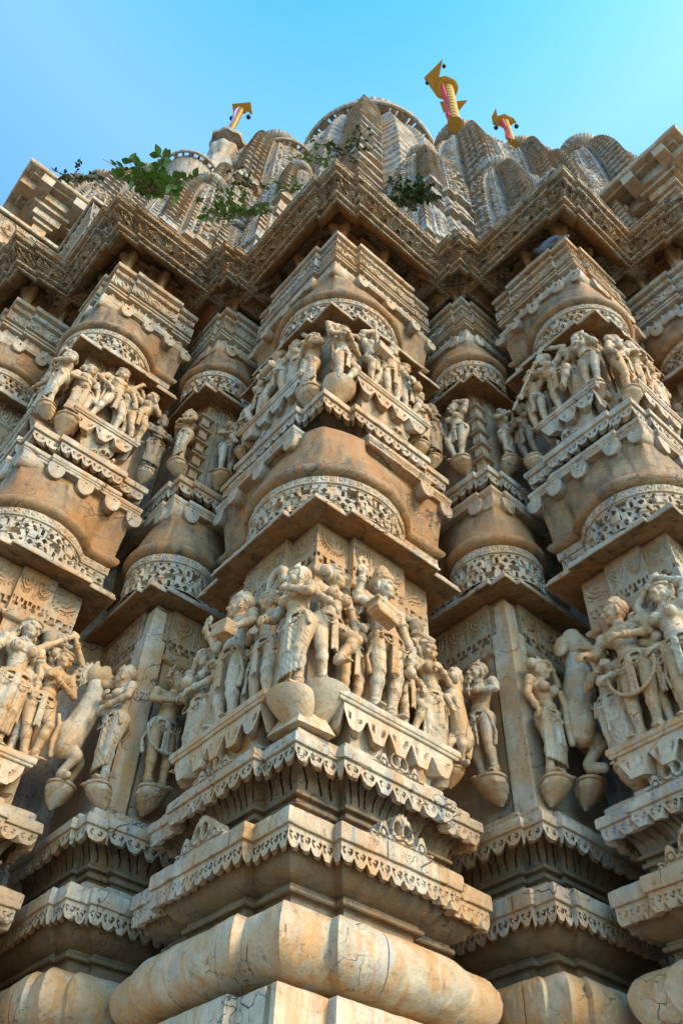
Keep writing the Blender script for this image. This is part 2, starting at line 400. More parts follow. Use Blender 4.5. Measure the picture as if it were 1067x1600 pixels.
def frame(p, side, x, o, z):
    """point on a pier face: side 'R' (faces right), 'L' ; x from the corner, o outward"""
    return (p.s0-o, p.t0+x, z) if side == 'R' else (p.s0+x, p.t0-o, z)
def axes(side):
    """world vectors: x to the viewer's right, y outward"""
    a = W(1, 0, 0)-W(0, 0, 0); b = W(0, 1, 0)-W(0, 0, 0)
    return (b, -a) if side == 'R' else (-a, -b)
def place(side, P, loc):
    """local (x right, y out, z up) -> world"""
    ex, ey = axes(side); P = np.asarray(P, float); return loc+P[..., 0:1]*ex+P[..., 1:2]*ey+P[..., 2:3]*np.array([0, 0, 1.])
def xsign(side): return 1 if side == 'R' else -1

def sheet(mb, side, loc, w, zb, zt, y0, y1, carve=None, nx=40, nz=24):
    """upright slab with silhouette zt(x), carved front"""
    x = np.linspace(-w/2, w/2, nx)[:, None]; v = np.linspace(0, 1, nz)[None]
    Zt = zt(x); Zb = zb(x) if callable(zb) else zb+0*x; z = Zb+(Zt-Zb)*v; y = y1+0*z
    if carve is not None: y = y+carve(x+0*z, z)
    Fr = np.stack([x+0*z, y, z], -1); Bk = np.stack([x+0*z, y0+0*z, z], -1)
    A = place(side, Fr, loc); B = place(side, Bk, loc)
    mb.grid(A); mb.grid(B, flip=True)
    for a, b in ((A[:, -1], B[:, -1]), (A[:, 0], B[:, 0]), (A[0], B[0]), (A[-1], B[-1])): mb.grid(np.stack([a, b], 1))

def udgama(mb, p, side, x, o, z, w, h):
    """small pierced pediment with two round openings and side crests"""
    def zt(X):
        a = np.abs(X)/(w/2)
        mid = np.sqrt(np.clip(1-(a/.40)**2, 0, 1))*h*.95*(1+.05*np.cos(a*60)); sh = np.sqrt(np.clip(1-((a-.62)/.16)**2, 0, 1))*h*.55
        return np.maximum(np.maximum(mid, sh), h*.16+.1*h*(1-a))
    def cv(X, Z):
        d = 0*X
        for sx in (-1, 1):
            rr = np.hypot((X-sx*w*.085)/1.0, (Z-h*.50)/1.3); d = d-.055*ss_((w*.062-rr)/.006+.5)
            r2 = np.abs(np.hypot(X-sx*w*.085, Z-h*.42)-w*.115); d = d-.015*(r2 < .005)*((Z < h*.42))
            r3 = np.abs(np.hypot(X-sx*w*.31, Z-h*.22)-w*.05); d = d-.015*(r3 < .0045)
            d = d-.014*(np.abs(np.hypot(X-sx*w*.42, Z-h*.1)-w*.03) < .004)
        d = d-.008*(np.abs(Z-h*.08) < .006)
        return d
    loc = W(*frame(p, side, x, o, z+p.zj)); sheet(mb, side, loc, w, -.0, zt, -.08, .0, cv, 70, 40)

def stud(mb, p, side, x, o, z, r=.065, dep=.24):
    """rounded pendant knob under a slab lip with a carved flat face"""
    loc = W(*frame(p, side, x, o, z+p.zj)); rings = []
    for f, sx, sz in ((0., .15, .15), (0., .82, .82), (.006, .93, .93), (.02, 1, 1), (.4, .96, .9), (.75, .75, .66), (1., .35, .2)):
        a = np.linspace(0, PI, 15); X = -np.cos(a)*r*sx; Z = -np.sin(a)**.8*r*1.85*sz
        X = np.append(X, [r*sx*.6, -r*sx*.6]); Z = np.append(Z, [.02, .02])
        rings.append(np.stack([X, -f*dep+0*X, Z], -1))
    A = place(side, np.array(rings), loc); mb.grid(A, wrapy=True)

def cup(mb, p, side, x, o, z, r, h, pts=1.0):
    """lotus bracket under a figure: bowl on a pointed foot"""
    loc = W(*frame(p, side, x, o, z+p.zj)); a = np.linspace(0, 2*PI, 25)[:-1]; G = []
    for zz, rr in (((0, .0), (0, .90), (-.03, 1.), (-.12, 1.), (-.15, .88), (-.20, .90), (-.38, .88), (-.42, .80), (-.60, .72), (-.64, .62), (-.80, .52), (-.90, .34), (-1., .18), (-1.08, .10)) if pts == 1. else ((0, 0), (0, .92), (-.02, 1.), (-.14, .99), (-.3, .86), (-.5, .64), (-.7, .40), (-.88, .18), (-1., .05))):
        R_ = r*rr*(1+.16*(np.abs(np.cos(a*4))-.6)*pts*(-.7 < zz < -.19)+.015*np.sin(a*7+zz*20)); G.append(np.stack([R_*np.cos(a), R_*np.sin(a)*.85+zz*r*.75, zz*h+0*a], -1))
    mb.grid(place(side, np.array(G), loc), wrapy=True)

def box_runs(p, side, x0, x1, o): # a stepped-out block on a face
    b = .5
    if side == 'R': P = [(b, x0), (-o, x0), (-o, x1), (b, x1)]
    else: P = [(x1, b), (x1, -o), (x0, -o), (x0, b)]
    return straight(P, p.s0, p.t0)

def shelf(mb, p, side, x0, x1, z, o, dx=.02):
    """bracket shelf carrying figures, pendants hanging under it"""
    rn = box_runs(p, side, x0, x1, 0)
    sweep(mb, rn, cham([(-.3, z-.03), (o, z-.03), (o, z-.008), (o+.012, z-.006), (o+.012, z+.035), (o-.01, z+.05), (-.3, z+.05)], .006), None, .05, p.zj)
    rn2 = box_runs(p, side, x0+.03, x1-.03, 0)
    K = 12
    sweep(mb, rn2, pend_prof(o-.015, z-.028, z-.20, .09, K), f_pend(.16, .14, K=K, h=.17), .012, p.zj)
    sweep(mb, box_runs(p, side, x0+.07, x1-.07, 0), cham([(-.3, z-.33), (o-.15, z-.33), (o-.10, z-.22), (o-.07, z-.03)], .006), None, .05, p.zj)

def build_pier(p, name='pier', broken=False):
    zj = p.zj; fine = .011/p.det
    core = MB(); o = .17; low = MB(); upp = MB(); fr1 = MB(); fr2 = MB()
    # wall core between mouldings (both storeys) with carved frieze
    sweep(core, p.runs, [(-.31, -1.6), (-.31, 2.6)], None, .2, zj, 0)
    sweep(low, p.runs, cham([(-.10, 2.66), (-.17, 2.72), (-.17, 4.02), (-.15, 4.03), (-.13, 4.045), (-.13, 4.075), (-.155, 4.085), (-.165, 4.10)], .006), None, .06, zj)
    rows = [(-.165, 4.10+.46*k/46) for k in range(47)]
    sweep(fr1, p.runs, rows, f_frieze(), fine, zj)
    sweep(upp, p.runs, cham([(-.10, 5.98), (-.17, 6.03), (-.17, 7.14), (-.14, 7.16), (-.14, 7.19), (-.165, 7.2)], .006), None, .06, zj)
    rows = [(-.165, 7.2+.3*k/24) for k in range(25)]
    sweep(fr2, p.runs, rows, f_scroll(.2, .014, .22), fine*1.4, zj)
    wallo = part(core, name, 'wall', temple)
    P = wallo
    part(low, 'lower_wall', 'wall', P); part(fr1, 'wall_frieze', 'wall', P); part(upp, 'upper_wall', 'wall', P); part(fr2, 'wall_frieze', 'wall', P)
    if not p.small: wallo['label'] = 'large wall pier stepping out between the narrow corner piers' if not broken else 'central corner pier nearest the viewer with a broken slab corner'
    # 1 plinth
    mb = MB(); sweep(mb, p.runs, cham([(-.006, -1.6), (-.006, 1.34), (-.03, 1.362), (-.25, 1.39)], .01), f_joint(.6), .006 if p.det >= 1 else .07, zj, .005); part(mb, 'plinth', 'marble', P)
    # 2 torus
    tor = []
    for k in range(19):
        a = -PI/2+PI*k/18
        tor.append((-.155+.185*abs(math.cos(a))**.85, 1.585+.165*math.sin(a)))
    mb = MB(); sweep(mb, p.runs, [(-.27, 1.42)]+tor+[(-.3, 1.752)], f_joint(.55), .0045 if p.det >= 1 else .05, zj, .006); part(mb, 'round_moulding', 'marble', P, 40)
    # 3 neck under fringe one
    mb = MB()
    pr = [(-.31, 1.73), (-.175, 1.735), (-.175, 1.825), (-.135, 1.832), (-.135, 1.858), (-.155, 1.863), (-.155, 1.88)]
    sweep(mb, p.runs, cham(pr, .006)+curve((-.15, 1.882), (-.035, 2.075), .04, 10), None, .05, zj)
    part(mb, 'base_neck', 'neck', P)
    # 4 fringe one: slab with pendants
    mb = MB(); K = 24
    sweep(mb, p.runs, pend_prof(.012, 2.068, 1.955, .055, K), f_pend(.082, .045, K=K, h=.115, irr=.5), .0048/p.det, zj)
    sweep(mb, p.runs, cham([(-.09, 2.066), (.026, 2.066), (.030, 2.072), (.030, 2.155), (.012, 2.168), (-.1, 2.215), (-.13, 2.26), (-.22, 2.285)], .007), f_joint(.5), .006 if p.det >= 1 else .05, zj, .005)
    part(mb, 'lower_fringe_slab', 'lip', P)
    # 5 fillets and leaf moulding
    mb = MB()
    sweep(mb, p.runs, cham([(-.26, 2.23), (-.165, 2.24), (-.165, 2.29), (-.135, 2.295), (-.135, 2.32), (-.155, 2.325), (-.155, 2.34), (-.12, 2.345), (-.12, 2.365), (-.145, 2.372)], .004), None, .05, zj)
    sweep(mb, p.runs, curve((-.145, 2.373), (-.03, 2.545), -.022, 20), f_slits(.085, .045, .0075), .005/p.det, zj)
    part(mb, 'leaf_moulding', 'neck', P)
    # 6 fringe two
    mb = MB()
    sweep(mb, p.runs, pend_prof(.004, 2.542, 2.44, .055, K), f_pend(.115, .062, K=K, h=.10, irr=.6), .0055/p.det, zj)
    sweep(mb, p.runs, cham([(-.09, 2.54), (.018, 2.54), (.022, 2.546), (.022, 2.60), (.010, 2.614), (-.03, 2.625), (-.03, 2.67), (-.05, 2.685), (-.18, 2.72)], .006), None, .05, zj, .0035)
    part(mb, 'upper_fringe_slab', 'lip', P)
    # 7 canopy one
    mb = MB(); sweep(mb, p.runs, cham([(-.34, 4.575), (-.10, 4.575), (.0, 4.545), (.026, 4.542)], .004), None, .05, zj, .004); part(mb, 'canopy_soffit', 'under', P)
    mb = MB(); sweep(mb, p.runs, cham([(.020, 4.541), (.030, 4.541), (.034, 4.56), (.020, 4.57), (.020, 4.60), (-.01, 4.625), (-.30, 4.68)], .006), None, .05, zj, .004); part(mb, 'canopy_slab', 'lip', P)
    # 8 drum one
    def drum(z0, z1, z2, zk0, zk1, cut, nm):
        mb = MB()
        h = z1-z0-.09
        rows = [(-.02, z0+h*k/int(h*110)) for k in range(int(h*110)+1)]
        sweep(mb, p.rr, rows, f_lattice(.075, .09, h), .0075/p.det, zj)
        sweep(mb, p.rr, cham([(-.02, z1-.09), (-.005, z1-.085), (-.005, z1-.075)], .003), None, .05, zj)
        sweep(mb, p.rr, [(-.004, z1-.075+.075*k/8) for k in range(9)], f_scroll(.07, .008, .07), .008/p.det, zj)
        part(mb, 'lattice_band', 'lip', P)
        mb = MB()
        sweep(mb, p.rr, [(-.03, z1)]+curve((0.0, z1+.005), (.02, z2), .035, 8)+[(-.03, z2+.004)], None, .04, zj)
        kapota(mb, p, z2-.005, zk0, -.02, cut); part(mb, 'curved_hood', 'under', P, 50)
    cut1 = (p.c-.01, .46) if broken else None
    drum(4.60, 4.96, 5.08, 5.545, 0, cut1, 'one')
    # 9 slab one
    runs = p.runs
    pr1 = cham([(-.12, 5.54), (.012, 5.54), (.012, 5.565), (.024, 5.572), (.024, 5.585), (.014, 5.59), (.030, 5.60), (.030, 5.642), (.01, 5.655), (-.33, 5.67)], .005)
    mb = MB()
    if broken:
        s0, t0, c, d, A, A2, bk = p.s0, p.t0, p.c, p.d, p.A, p.A2, p.back
        sweep(mb, straight([(A2, bk), (A2, 0), (A, 0), (A, -d), (c, -d), (c, .5)], s0, t0), pr1, None, .05, zj, .004)
        sweep(mb, straight([(.5, c+.12), (-d, c+.16), (-d, A), (0, A), (0, A2), (bk, A2)], s0, t0), pr1, None, .05, zj, .004)
    else: sweep(mb, runs, pr1, None, .05, zj, .004)
    part(mb, 'hood_slab', 'lip', P)
    # studs
    def studs(z, skip_corner=False, r=.078):
        if p.small: L = [(s, x, oo) for s in 'LR' for x, oo in ((p.c+.06, p.d), (.0, 0.0))][:]; L = [('L', p.c+.03, p.d), ('R', p.c+.03, p.d), ('L', .03, .0)]
        else:
            L = [('L', p.c+.05, p.d), ('L', (p.c+p.A)/2+.05, p.d), ('L', p.A-.01, p.d), ('L', p.A2-.01, 0), ('R', (p.c+p.A)/2+.02, p.d), ('R', p.A-.02, p.d), ('R', p.A2-.02, 0)]
            if not skip_corner: L += [('R', p.c+.05, p.d), ('L', .02, 0)]
            else: L = [q for q in L if not (q[0] == 'R' and abs(q[1]-((p.c+p.A)/2+.02)) < 1e-6)]
        for s, x, oo in L:
            mb = MB(); stud(mb, p, s, x+(.03 if oo == 0 and x < .1 else 0), oo+.01, z, r); part(mb, 'knob', 'lip', P, 40)
    studs(5.55, broken)
    # 10 second neck
    mb = MB()
    sweep(mb, p.runs, cham([(-.20, 5.40), (-.20, 5.46), (-.235, 5.465), (-.235, 5.50), (-.21, 5.505), (-.21, 5.535), (-.25, 5.54), (-.25, 5.59), (-.20, 5.60), (-.20, 5.63), (-.26, 5.64), (-.26, 5.68), (-.20, 5.72), (-.19, 5.80), (-.10, 5.86)], .005), None, .05, zj)
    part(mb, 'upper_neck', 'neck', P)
    # 11 fringe three
    mb = MB()
    sweep(mb, p.runs, pend_prof(.0, 5.862, 5.745, .06, K), f_pend(.10, .06, K=K, h=.11, irr=.3), .008/p.det, zj)
    sweep(mb, p.runs, cham([(-.09, 5.86), (.016, 5.86), (.024, 5.866), (.024, 5.93), (.01, 5.943), (-.04, 5.955), (-.04, 5.99), (-.18, 6.03)], .006), None, .05, zj, .003)
    part(mb, 'balcony_fringe_slab', 'lip', P)
    # 12 canopy two
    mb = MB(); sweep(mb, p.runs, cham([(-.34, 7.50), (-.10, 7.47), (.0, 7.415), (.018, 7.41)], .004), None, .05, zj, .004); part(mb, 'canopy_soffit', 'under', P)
    mb = MB(); sweep(mb, p.runs, cham([(.010, 7.409), (.022, 7.409), (.026, 7.43), (.012, 7.44), (.012, 7.475), (-.01, 7.50), (-.30, 7.55)], .006), None, .05, zj, .004); part(mb, 'canopy_slab', 'lip', P)
    drum(7.47, 7.78, 7.89, 8.30, 0, None, 'two')
    # 13 carved crown block with busts and scroll bands
    mb = MB()
    sweep(mb, runs, cham([(-.12, 8.298), (-.012, 8.298), (-.012, 8.32), (-.002, 8.325), (-.002, 8.385), (-.02, 8.395), (-.07, 8.41)], .005), None, .05, zj, .003)
    sweep(mb, p.runs, [(-.075, 8.41+.14*k/12) for k in range(13)], f_bust(.1, .045), .012/p.det, zj)
    sweep(mb, p.runs, cham([(-.07, 8.55), (-.015, 8.555), (-.015, 8.585), (-.035, 8.59), (-.035, 8.61), (-.01, 8.615), (-.01, 8.64), (-.08, 8.65), (-.08, 8.69), (-.015, 8.70)], .005), None, .05, zj)
    sweep(mb, p.runs, [(-.012, 8.70+.17*k/16) for k in range(17)], f_scroll(.18, .016, .17), .009/p.det, zj)
    sweep(mb, p.runs, cham([(-.015, 8.87), (-.06, 8.88), (-.06, 8.93), (-.02, 8.94)], .004), None, .05, zj)
    sweep(mb, p.runs, [(-.02, 8.94+.09*k/8) for k in range(9)], f_scroll(.12, .012, .09), .011/p.det, zj)
    sweep(mb, p.runs, cham([(-.02, 9.03), (-.05, 9.04), (-.05, 9.07), (0, 9.08), (0, 9.15), (-.02, 9.158), (-.30, 9.17)], .006), None, .05, zj, .003)
    part(mb, 'crown_block', 'lip', P)
    studs(8.30, False, .07)
    # 14 recess with brackets
    mb = MB(); sweep(mb, p.runs, [(-.14, 9.10), (-.14, 9.62), (-.11, 9.64), (-.11, 9.70), (-.13, 9.71), (-.13, 10.0)], None, .06, zj, .004)
    bx = ((.18, p.c*.5), (.34, (p.c+p.A)/2)) if not p.small else ((.2, .14),)
    for side in 'LR':
        for wd, x in bx:
            loc = W(*frame(p, side, x, -.14+(p.d if x > p.c else 0), 9.17+zj)); ww = .09
            def zt(X): return .34+0*X
            Gx = []
            for zz, yo, hw in ((0, .12, .07), (.05, .14, .075), (.09, .10, .06), (.16, .10, .05), (.22, .13, .06), (.30, .17, .075), (.36, .18, .08)):
                a = np.linspace(0, PI, 11); Gx.append(np.stack([np.cos(a)*hw, np.sin(a)*yo-.02, zz+0*a], -1))
            mb.grid(place(side, np.array(Gx), loc))
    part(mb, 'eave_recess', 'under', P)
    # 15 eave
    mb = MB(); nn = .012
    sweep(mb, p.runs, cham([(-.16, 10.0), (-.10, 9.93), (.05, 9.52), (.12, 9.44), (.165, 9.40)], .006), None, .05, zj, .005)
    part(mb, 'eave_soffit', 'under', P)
    mb = MB()
    sweep(mb, p.runs, cham([(.15, 9.405), (.185, 9.385), (.195, 9.41), (.17, 9.43), (.235, 9.425), (.245, 9.455), (.22, 9.475), (.26, 9.48)], .005), None, .05, zj, .004)
    sweep(mb, p.runs, [(.265+.03*k/10, 9.48+.10*k/10) for k in range(11)], f_star(.13, .04), .012/p.det, zj)
    sweep(mb, p.runs, cham([(.30, 9.58), (.35, 9.575), (.36, 9.60), (.335, 9.615), (.345, 9.63), (.40, 9.628), (.41, 9.645), (.41, 9.675), (.425, 9.68), (.423, 9.705), (.40, 9.715), (.20, 9.75), (-.3, 9.80)], .005), None, .05, zj, .006)
    part(mb, 'eave_cornice', 'eave', P)
    mb = MB()
    sweep(mb, p.runs, [(.20, 9.74), (.20, 9.80), (.16, 9.81)]+[(.15-.05*k/16, 9.82+.34*k/16) for k in range(17)]+[(.14, 10.17), (.14, 10.22), (.02, 10.24)], f_scroll(.26, .03, .3), .02, zj, .006)
    part(mb, 'roof_course', 'roof', P)
    # shelves, cups and pediments
    if not p.small:
        x0, x1 = p.c+.02, p.A-.02
        for side in 'LR':
            mb = MB(); udgama(mb, p, side, (p.c+p.A)/2, p.d+.018, 2.165, .46, .20); part(mb, 'pierced_pediment', 'lip', P)
            mb = MB(); udgama(mb, p, side, (p.c+p.A)/2, p.d+.004, 2.61, .40, .17); part(mb, 'pierced_pediment', 'lip', P)
            mb = MB(); shelf(mb, p, side, x0, x1, 2.93, p.d+.03); part(mb, 'figure_shelf', 'marble', P)
            mb = MB(); shelf(mb, p, side, x0+.03, x1-.03, 6.42 if p is pc else 6.34, p.d+.03); part(mb, 'figure_shelf', 'lip', P)
            mb = MB(); udgama(mb, p, side, (p.c+p.A)/2+.08, p.d+.0, 5.94, .3, .16); part(mb, 'pierced_pediment', 'lip', P)
            # turned colonnettes on the wall between figures
            for x, z0c, z1c, oc in ((p.c+.07, 2.98, 4.05, p.d-.15), (p.A-.08, 2.98, 4.05, p.d-.15), (p.c+.06, 6.3, 7.15, p.d-.15), (p.A-.08, 6.3, 7.15, p.d-.15)):
                mb = MB(); loc = W(*frame(p, side, x, oc, z0c+zj)); a = np.linspace(0, 2*PI, 17)[:-1]; H = z1c-z0c; G = []
                for f, rr in ((0, .05), (.04, .05), (.05, .038), (.1, .042), (.12, .034), (.4, .034), (.43, .045), (.46, .034), (.7, .032), (.72, .046), (.75, .034), (.78, .05), (.81, .036), (.86, .036), (.88, .055), (.92, .04), (.95, .058), (1, .06)):
                    G.append(np.stack([rr*np.cos(a), rr*np.sin(a), f*H+0*a], -1))
                mb.grid(place(side, np.array(G), loc), wrapy=True); part(mb, 'colonnette', 'wall', P, 40)
    else:
        # stacked mini roofs on the upper corner, plain band on the lower corner
        mb = MB()
        cr_ = straight([(.30, .22), (.30, 0), (0, 0), (0, .30), (.22, .30)], p.s0, p.t0)
        for k in range(5):
            z = 6.12+.21*k
            sweep(mb, cr_, cham([(-.13, z), (-.105, z+.005), (-.105, z+.11), (-.07, z+.112), (-.065, z+.125), (-.085, z+.14), (-.12, z+.19)], .004), None, .05, zj)
        part(mb, 'stacked_roof_band', 'wall', P)
        mb = MB(); cr_ = straight([(.39, .3), (.39, 0), (0, 0), (0, .39), (.3, .39)], p.s0, p.t0)
        sweep(mb, cr_, cham([(-.11, 2.68), (-.11, 4.2), (-.135, 4.22), (-.14, 4.5)], .006), None, .06, zj)
        part(mb, 'corner_pilaster', 'marble', P)
    return wallo

E0, T0_, EZ, TZ = .3619, 1.6144, .3672, 1.6090
pc = main_pier(0, 0, .295, .0626, 1.1426, 1.4431, .53, .64, 0)
ps = small_pier(-E0, T0_, .141, .036, .30, .40, .003)
pr = main_pier(-1.6454, 1.9484, .2132, .036, .8593, 1.1036, .42, .50, .006)
pz = small_pier(TZ, -EZ, .141, .036, .30, .40, .0045)
pq = main_pier(1.9768, -1.6441, .2445, .045, .8688, 1.1154, .42, .50, .0075)
pn = main_pier(-2.36, 3.16, .2132, .036, .8593, 1.1036, .42, .50, .009, detail=.6)
pm = main_pier(3.20, -2.33, .2445, .045, .8688, 1.1154, .42, .50, .0105, detail=.6)
PIERS = dict(c=pc, s=ps, r=pr, z=pz, q=pq, n=pn, m=pm)
PO = {}
for k_, p_ in PIERS.items(): PO[k_] = build_pier(p_, 'pier', k_ == 'c')
PO['s']['label'] = 'narrow pier in the angle right of the central corner pier'
PO['z']['label'] = 'narrow pier in the angle left of the central corner pier'
# solid mass behind the piers, roof deck under the spires
mb = MB()
for (a, b_, c_, d_, z0, z1) in ((.6, .6, 9, 9, -1.6, 9.85), (2.6, -1.2, 9, 2, -1.6, 9.83), (-1.2, 2.6, 2, 9, -1.6, 9.84), (3.8, -1.9, 9, 1, -1.6, 9.82), (-1.9, 3.8, 1, 9, -1.6, 9.81)):
    V = [W(x, y, z) for z in (z0, z1) for x, y in ((a, b_), (c_, b_), (c_, d_), (a, d_))]
    mb.add(V, [(0, 3, 2, 1), (4, 5, 6, 7), (0, 1, 5, 4), (1, 2, 6, 5), (2, 3, 7, 6), (3, 0, 4, 7)])
part(mb, 'inner_wall', 'roof', temple, recalc=True)

# ground
mb = MB(); n = 24; g = np.linspace(-1, 1, n); gx, gy = np.meshgrid(np.sign(g)*np.abs(g)**2*400, np.sign(g)*np.abs(g)**2*400, indexing='ij')
mb.grid(np.stack([gx, gy, 0*gx], -1)); tag(mb.build('ground', 'ground'), kind='structure')

# ------------------------------------------------------------------ spires on the roof
def ring_outline(n=26, panel=.10, groove_=.10):
    u = np.linspace(-1, 1, 2*n+1)[:-1]
    d = np.where(np.abs(u) < .46, 1+panel, 1.) - groove_*np.exp(-((np.abs(u)-.53)/.035)**2)
    d = np.where(np.abs(u) < .2, 1+panel*1.6, d)
    sides = []
    for (nx, ny, tx, ty) in ((0, -1, -1, 0), (-1, 0, 0, 1), (0, 1, 1, 0), (1, 0, 0, -1)):
        sides.append(np.stack([nx*d+tx*u, ny*d+ty*u], -1))
    return np.vstack(sides), np.tile(u, 4)
def spire(sc0, tc0, zt_, w, cz=.56, lat=True, zbase=9.8, top=True):
    """curved spire; (sc0,tc0,zt_) is where its front corner rolls out of sight"""
    h = 5*w; z0 = zt_-.64*h; cs, ct = sc0+.76*w, tc0+.76*w; lay = max(.15, min(.42, w*.24))
    u = np.linspace(-1, 1, 61)[:-1]; au = np.abs(u)
    d = np.where(au < cz-.06, 1.07, 1.) - .10*np.exp(-((au-(cz-.02))/.03)**2)
    d = np.where(au < cz*.42, 1.13, d)
    O = np.vstack([np.stack([nx*d+tx*u, ny*d+ty*u], -1) for (nx, ny, tx, ty) in ((0, -1, -1, 0), (-1, 0, 0, 1), (0, 1, 1, 0), (1, 0, 0, -1))])
    u4 = np.tile(u, 4); a4 = np.abs(u4); G = []
    zz = np.concatenate([np.arange(min(zbase, z0-.3), z0+h*.97, lay/11)])
    for z in zz:
        ff = max(0., (z-z0)/h); sc_ = w*(1-.92*ff**3.); q = (z-z0)/lay; saw = (q % 1)
        if z < z0:
            q = (z-z0)/(lay*1.6); saw = q % 1; k = int(math.floor(q)) % 3
            m0 = (1.03, .97, 1.06)[k]+.05*(saw < .22)-.03*(saw > .8)
            mod = m0+.02*((np.sin(u4*w*38+k) > .2) & (saw > .3) & (saw < .75))
        else:
            rib = .12*(1-saw)**.6-.065; mod = 1+np.where(a4 > cz, rib/max(w, .8)*1.0, .012*(saw < .3))
            if lat:
                n1 = np.floor(u4*w*9); fr = np.abs((u4*w*9) % 1-.5)
                pat = ((np.sin(q*PI*2.6+n1*2.1) > .1) & (fr < .33)); mod = mod+np.where(a4 < cz-.08, .036*pat/max(w, .7), 0)
                mod = mod+np.where(a4 > cz, .026*(np.sin(u4*w*44) > 0)*(saw > .5), 0)
        if lat and z > z0: mod = mod+np.where((a4 < .30) & (saw > .15), .05*np.cos(a4*PI/.6)*(abs(saw-.55) < .38), 0)*((int(math.floor(q)) % 2) == 0)
        wv = 1+.004*math.sin(z*3.1)+.004*np.sin(u4*23+z*7)*np.sin(z*19)
        G.append(W(cs+O[:, 0]*sc_*mod*wv, ct+O[:, 1]*sc_*mod*wv, z+.010*np.sin(u4*9+z)))
    mb = MB(); mb.grid(np.array(G), wrapy=True, flip=True); so = part(mb, 'spire', 'roof', temple, 30, True)
    if top:
        wt = w*(1-.92*.97**3); zt = z0+.97*h; a = np.linspace(0, 2*PI, 97)[:-1]; r = w*.5
        def lathe(pts, ribs=0, amp=0):
            g = []
            for z_, rr in pts:
                r_ = rr*(1+amp*np.cos(a*ribs)*(rr > r*.7)); c_ = W(cs, ct, 0); g.append(np.stack([c_[0]+r_*np.cos(a), c_[1]+r_*np.sin(a), z_+EYE+0*a], -1))
            m_ = MB(); m_.grid(np.array(g), wrapy=True); return m_
        part(lathe([(zt-.1, .01), (zt-.1, wt*1.1), (zt+.1*w, wt*1.1), (zt+.12*w, r*.8), (zt+.2*w, r), (zt+.3*w, r*1.04), (zt+.4*w, r*.9), (zt+.45*w, .01)], 36, .025), 'ribbed_disc', 'roof', so, 40)
    return so
main_sp = spire(1.66, 1.72, 22.5, 2.6, .72, False)
main_sp['label'] = 'tallest curved spire with chevron ribs rising behind the central corner'
SPIRES = [(-.114, 3.312, 19.7, 1.3, .60), (-.06, 1.66, 15.0, .60), (2.71, -.165, 18.4, 1.0), (1.334, -.056, 13.9, .48), (2.274, -1.213, 13.1, .62), (2.639, -.711, 15.4, .6),
          (2.42, -1.71, 11.95, .50), (4.24, -2.05, 16.0, .9), (4.08, -2.64, 14.3, .7), (-.938, 2.741, 14.5, .80), (-1.228, 4.367, 17.5, .95), (-1.81, 5.876, 20.1, 1.05), (-.887, 4.264, 18.8, .8),
          (.80, .86, 11.6, .30), (-1.30, 2.80, 11.6, .34), (2.0, -.55, 11.9, .34), (-.25, 1.25, 11.5, .26), (.75, 2.6, 18.2, .9), (2.3, .9, 17.6, .85), (1.25, -.35, 11.4, .26), (-1.9, 3.4, 12.3, .5)]
for a in SPIRES: spire(*a)
# open rim of the great disc above the main spire, held off the hub by beads
def disc_ring(cx, cy, cz, r, beads, th=.035, hub=True):
    a = np.linspace(0, 2*PI, 97)[:-1]; b = np.linspace(0, 2*PI, 9)[:-1]; mb = MB()
    G = np.array([[(cx+(r+th*r*math.cos(q))*math.cos(p), cy+(r+th*r*math.cos(q))*math.sin(p), cz+th*1.6*r*math.sin(q)) for q in b] for p in a])
    mb.grid(G, wrapx=True, wrapy=True); o = part(mb, 'rim_ring', 'roof', temple, 40)
    for k in range(beads):
        p = 2*PI*k/beads; mb = MB(); G = []
        wd = 1. if k % 2 else .45
        for f in np.linspace(0, 1, 7):
            rr = r*.085*wd; x = r*(.80+.18*f)
            G.append([(cx+math.cos(p)*x-math.sin(p)*rr*math.cos(q), cy+math.sin(p)*x+math.cos(p)*rr*math.cos(q), cz-.0+rr*.7*math.sin(q)) for q in b])
        mb.grid(np.array(G), wrapy=True); part(mb, 'rim_bead', 'roof', o, 40)
    k0 = 1. if hub else .45
    mb = MB(); G = np.array([[(cx+rr*math.cos(p)*(1+.012*math.cos(p*32)), cy+rr*math.sin(p)*(1+.012*math.cos(p*32)), cz+zz) for p in a] for rr, zz in ((.01, .15*r), (r*.8, .1*r), (r*.86, 0), (r*.84, -.2*r), (r*.9*k0, -1.2*r), (r*.95*k0, -2.5*r))])
    mb.grid(G, wrapy=True); part(mb, 'disc_hub', 'roof', o, 40)
disc_ring(.34, 8.9, 24.1+EYE, 1.95, 40)
disc_ring(-1.62, 7.0, 18.9+EYE, .72, 26, .05, False)
disc_ring(-3.05, 5.95, 15.4+EYE, .55, 22, .05, False)

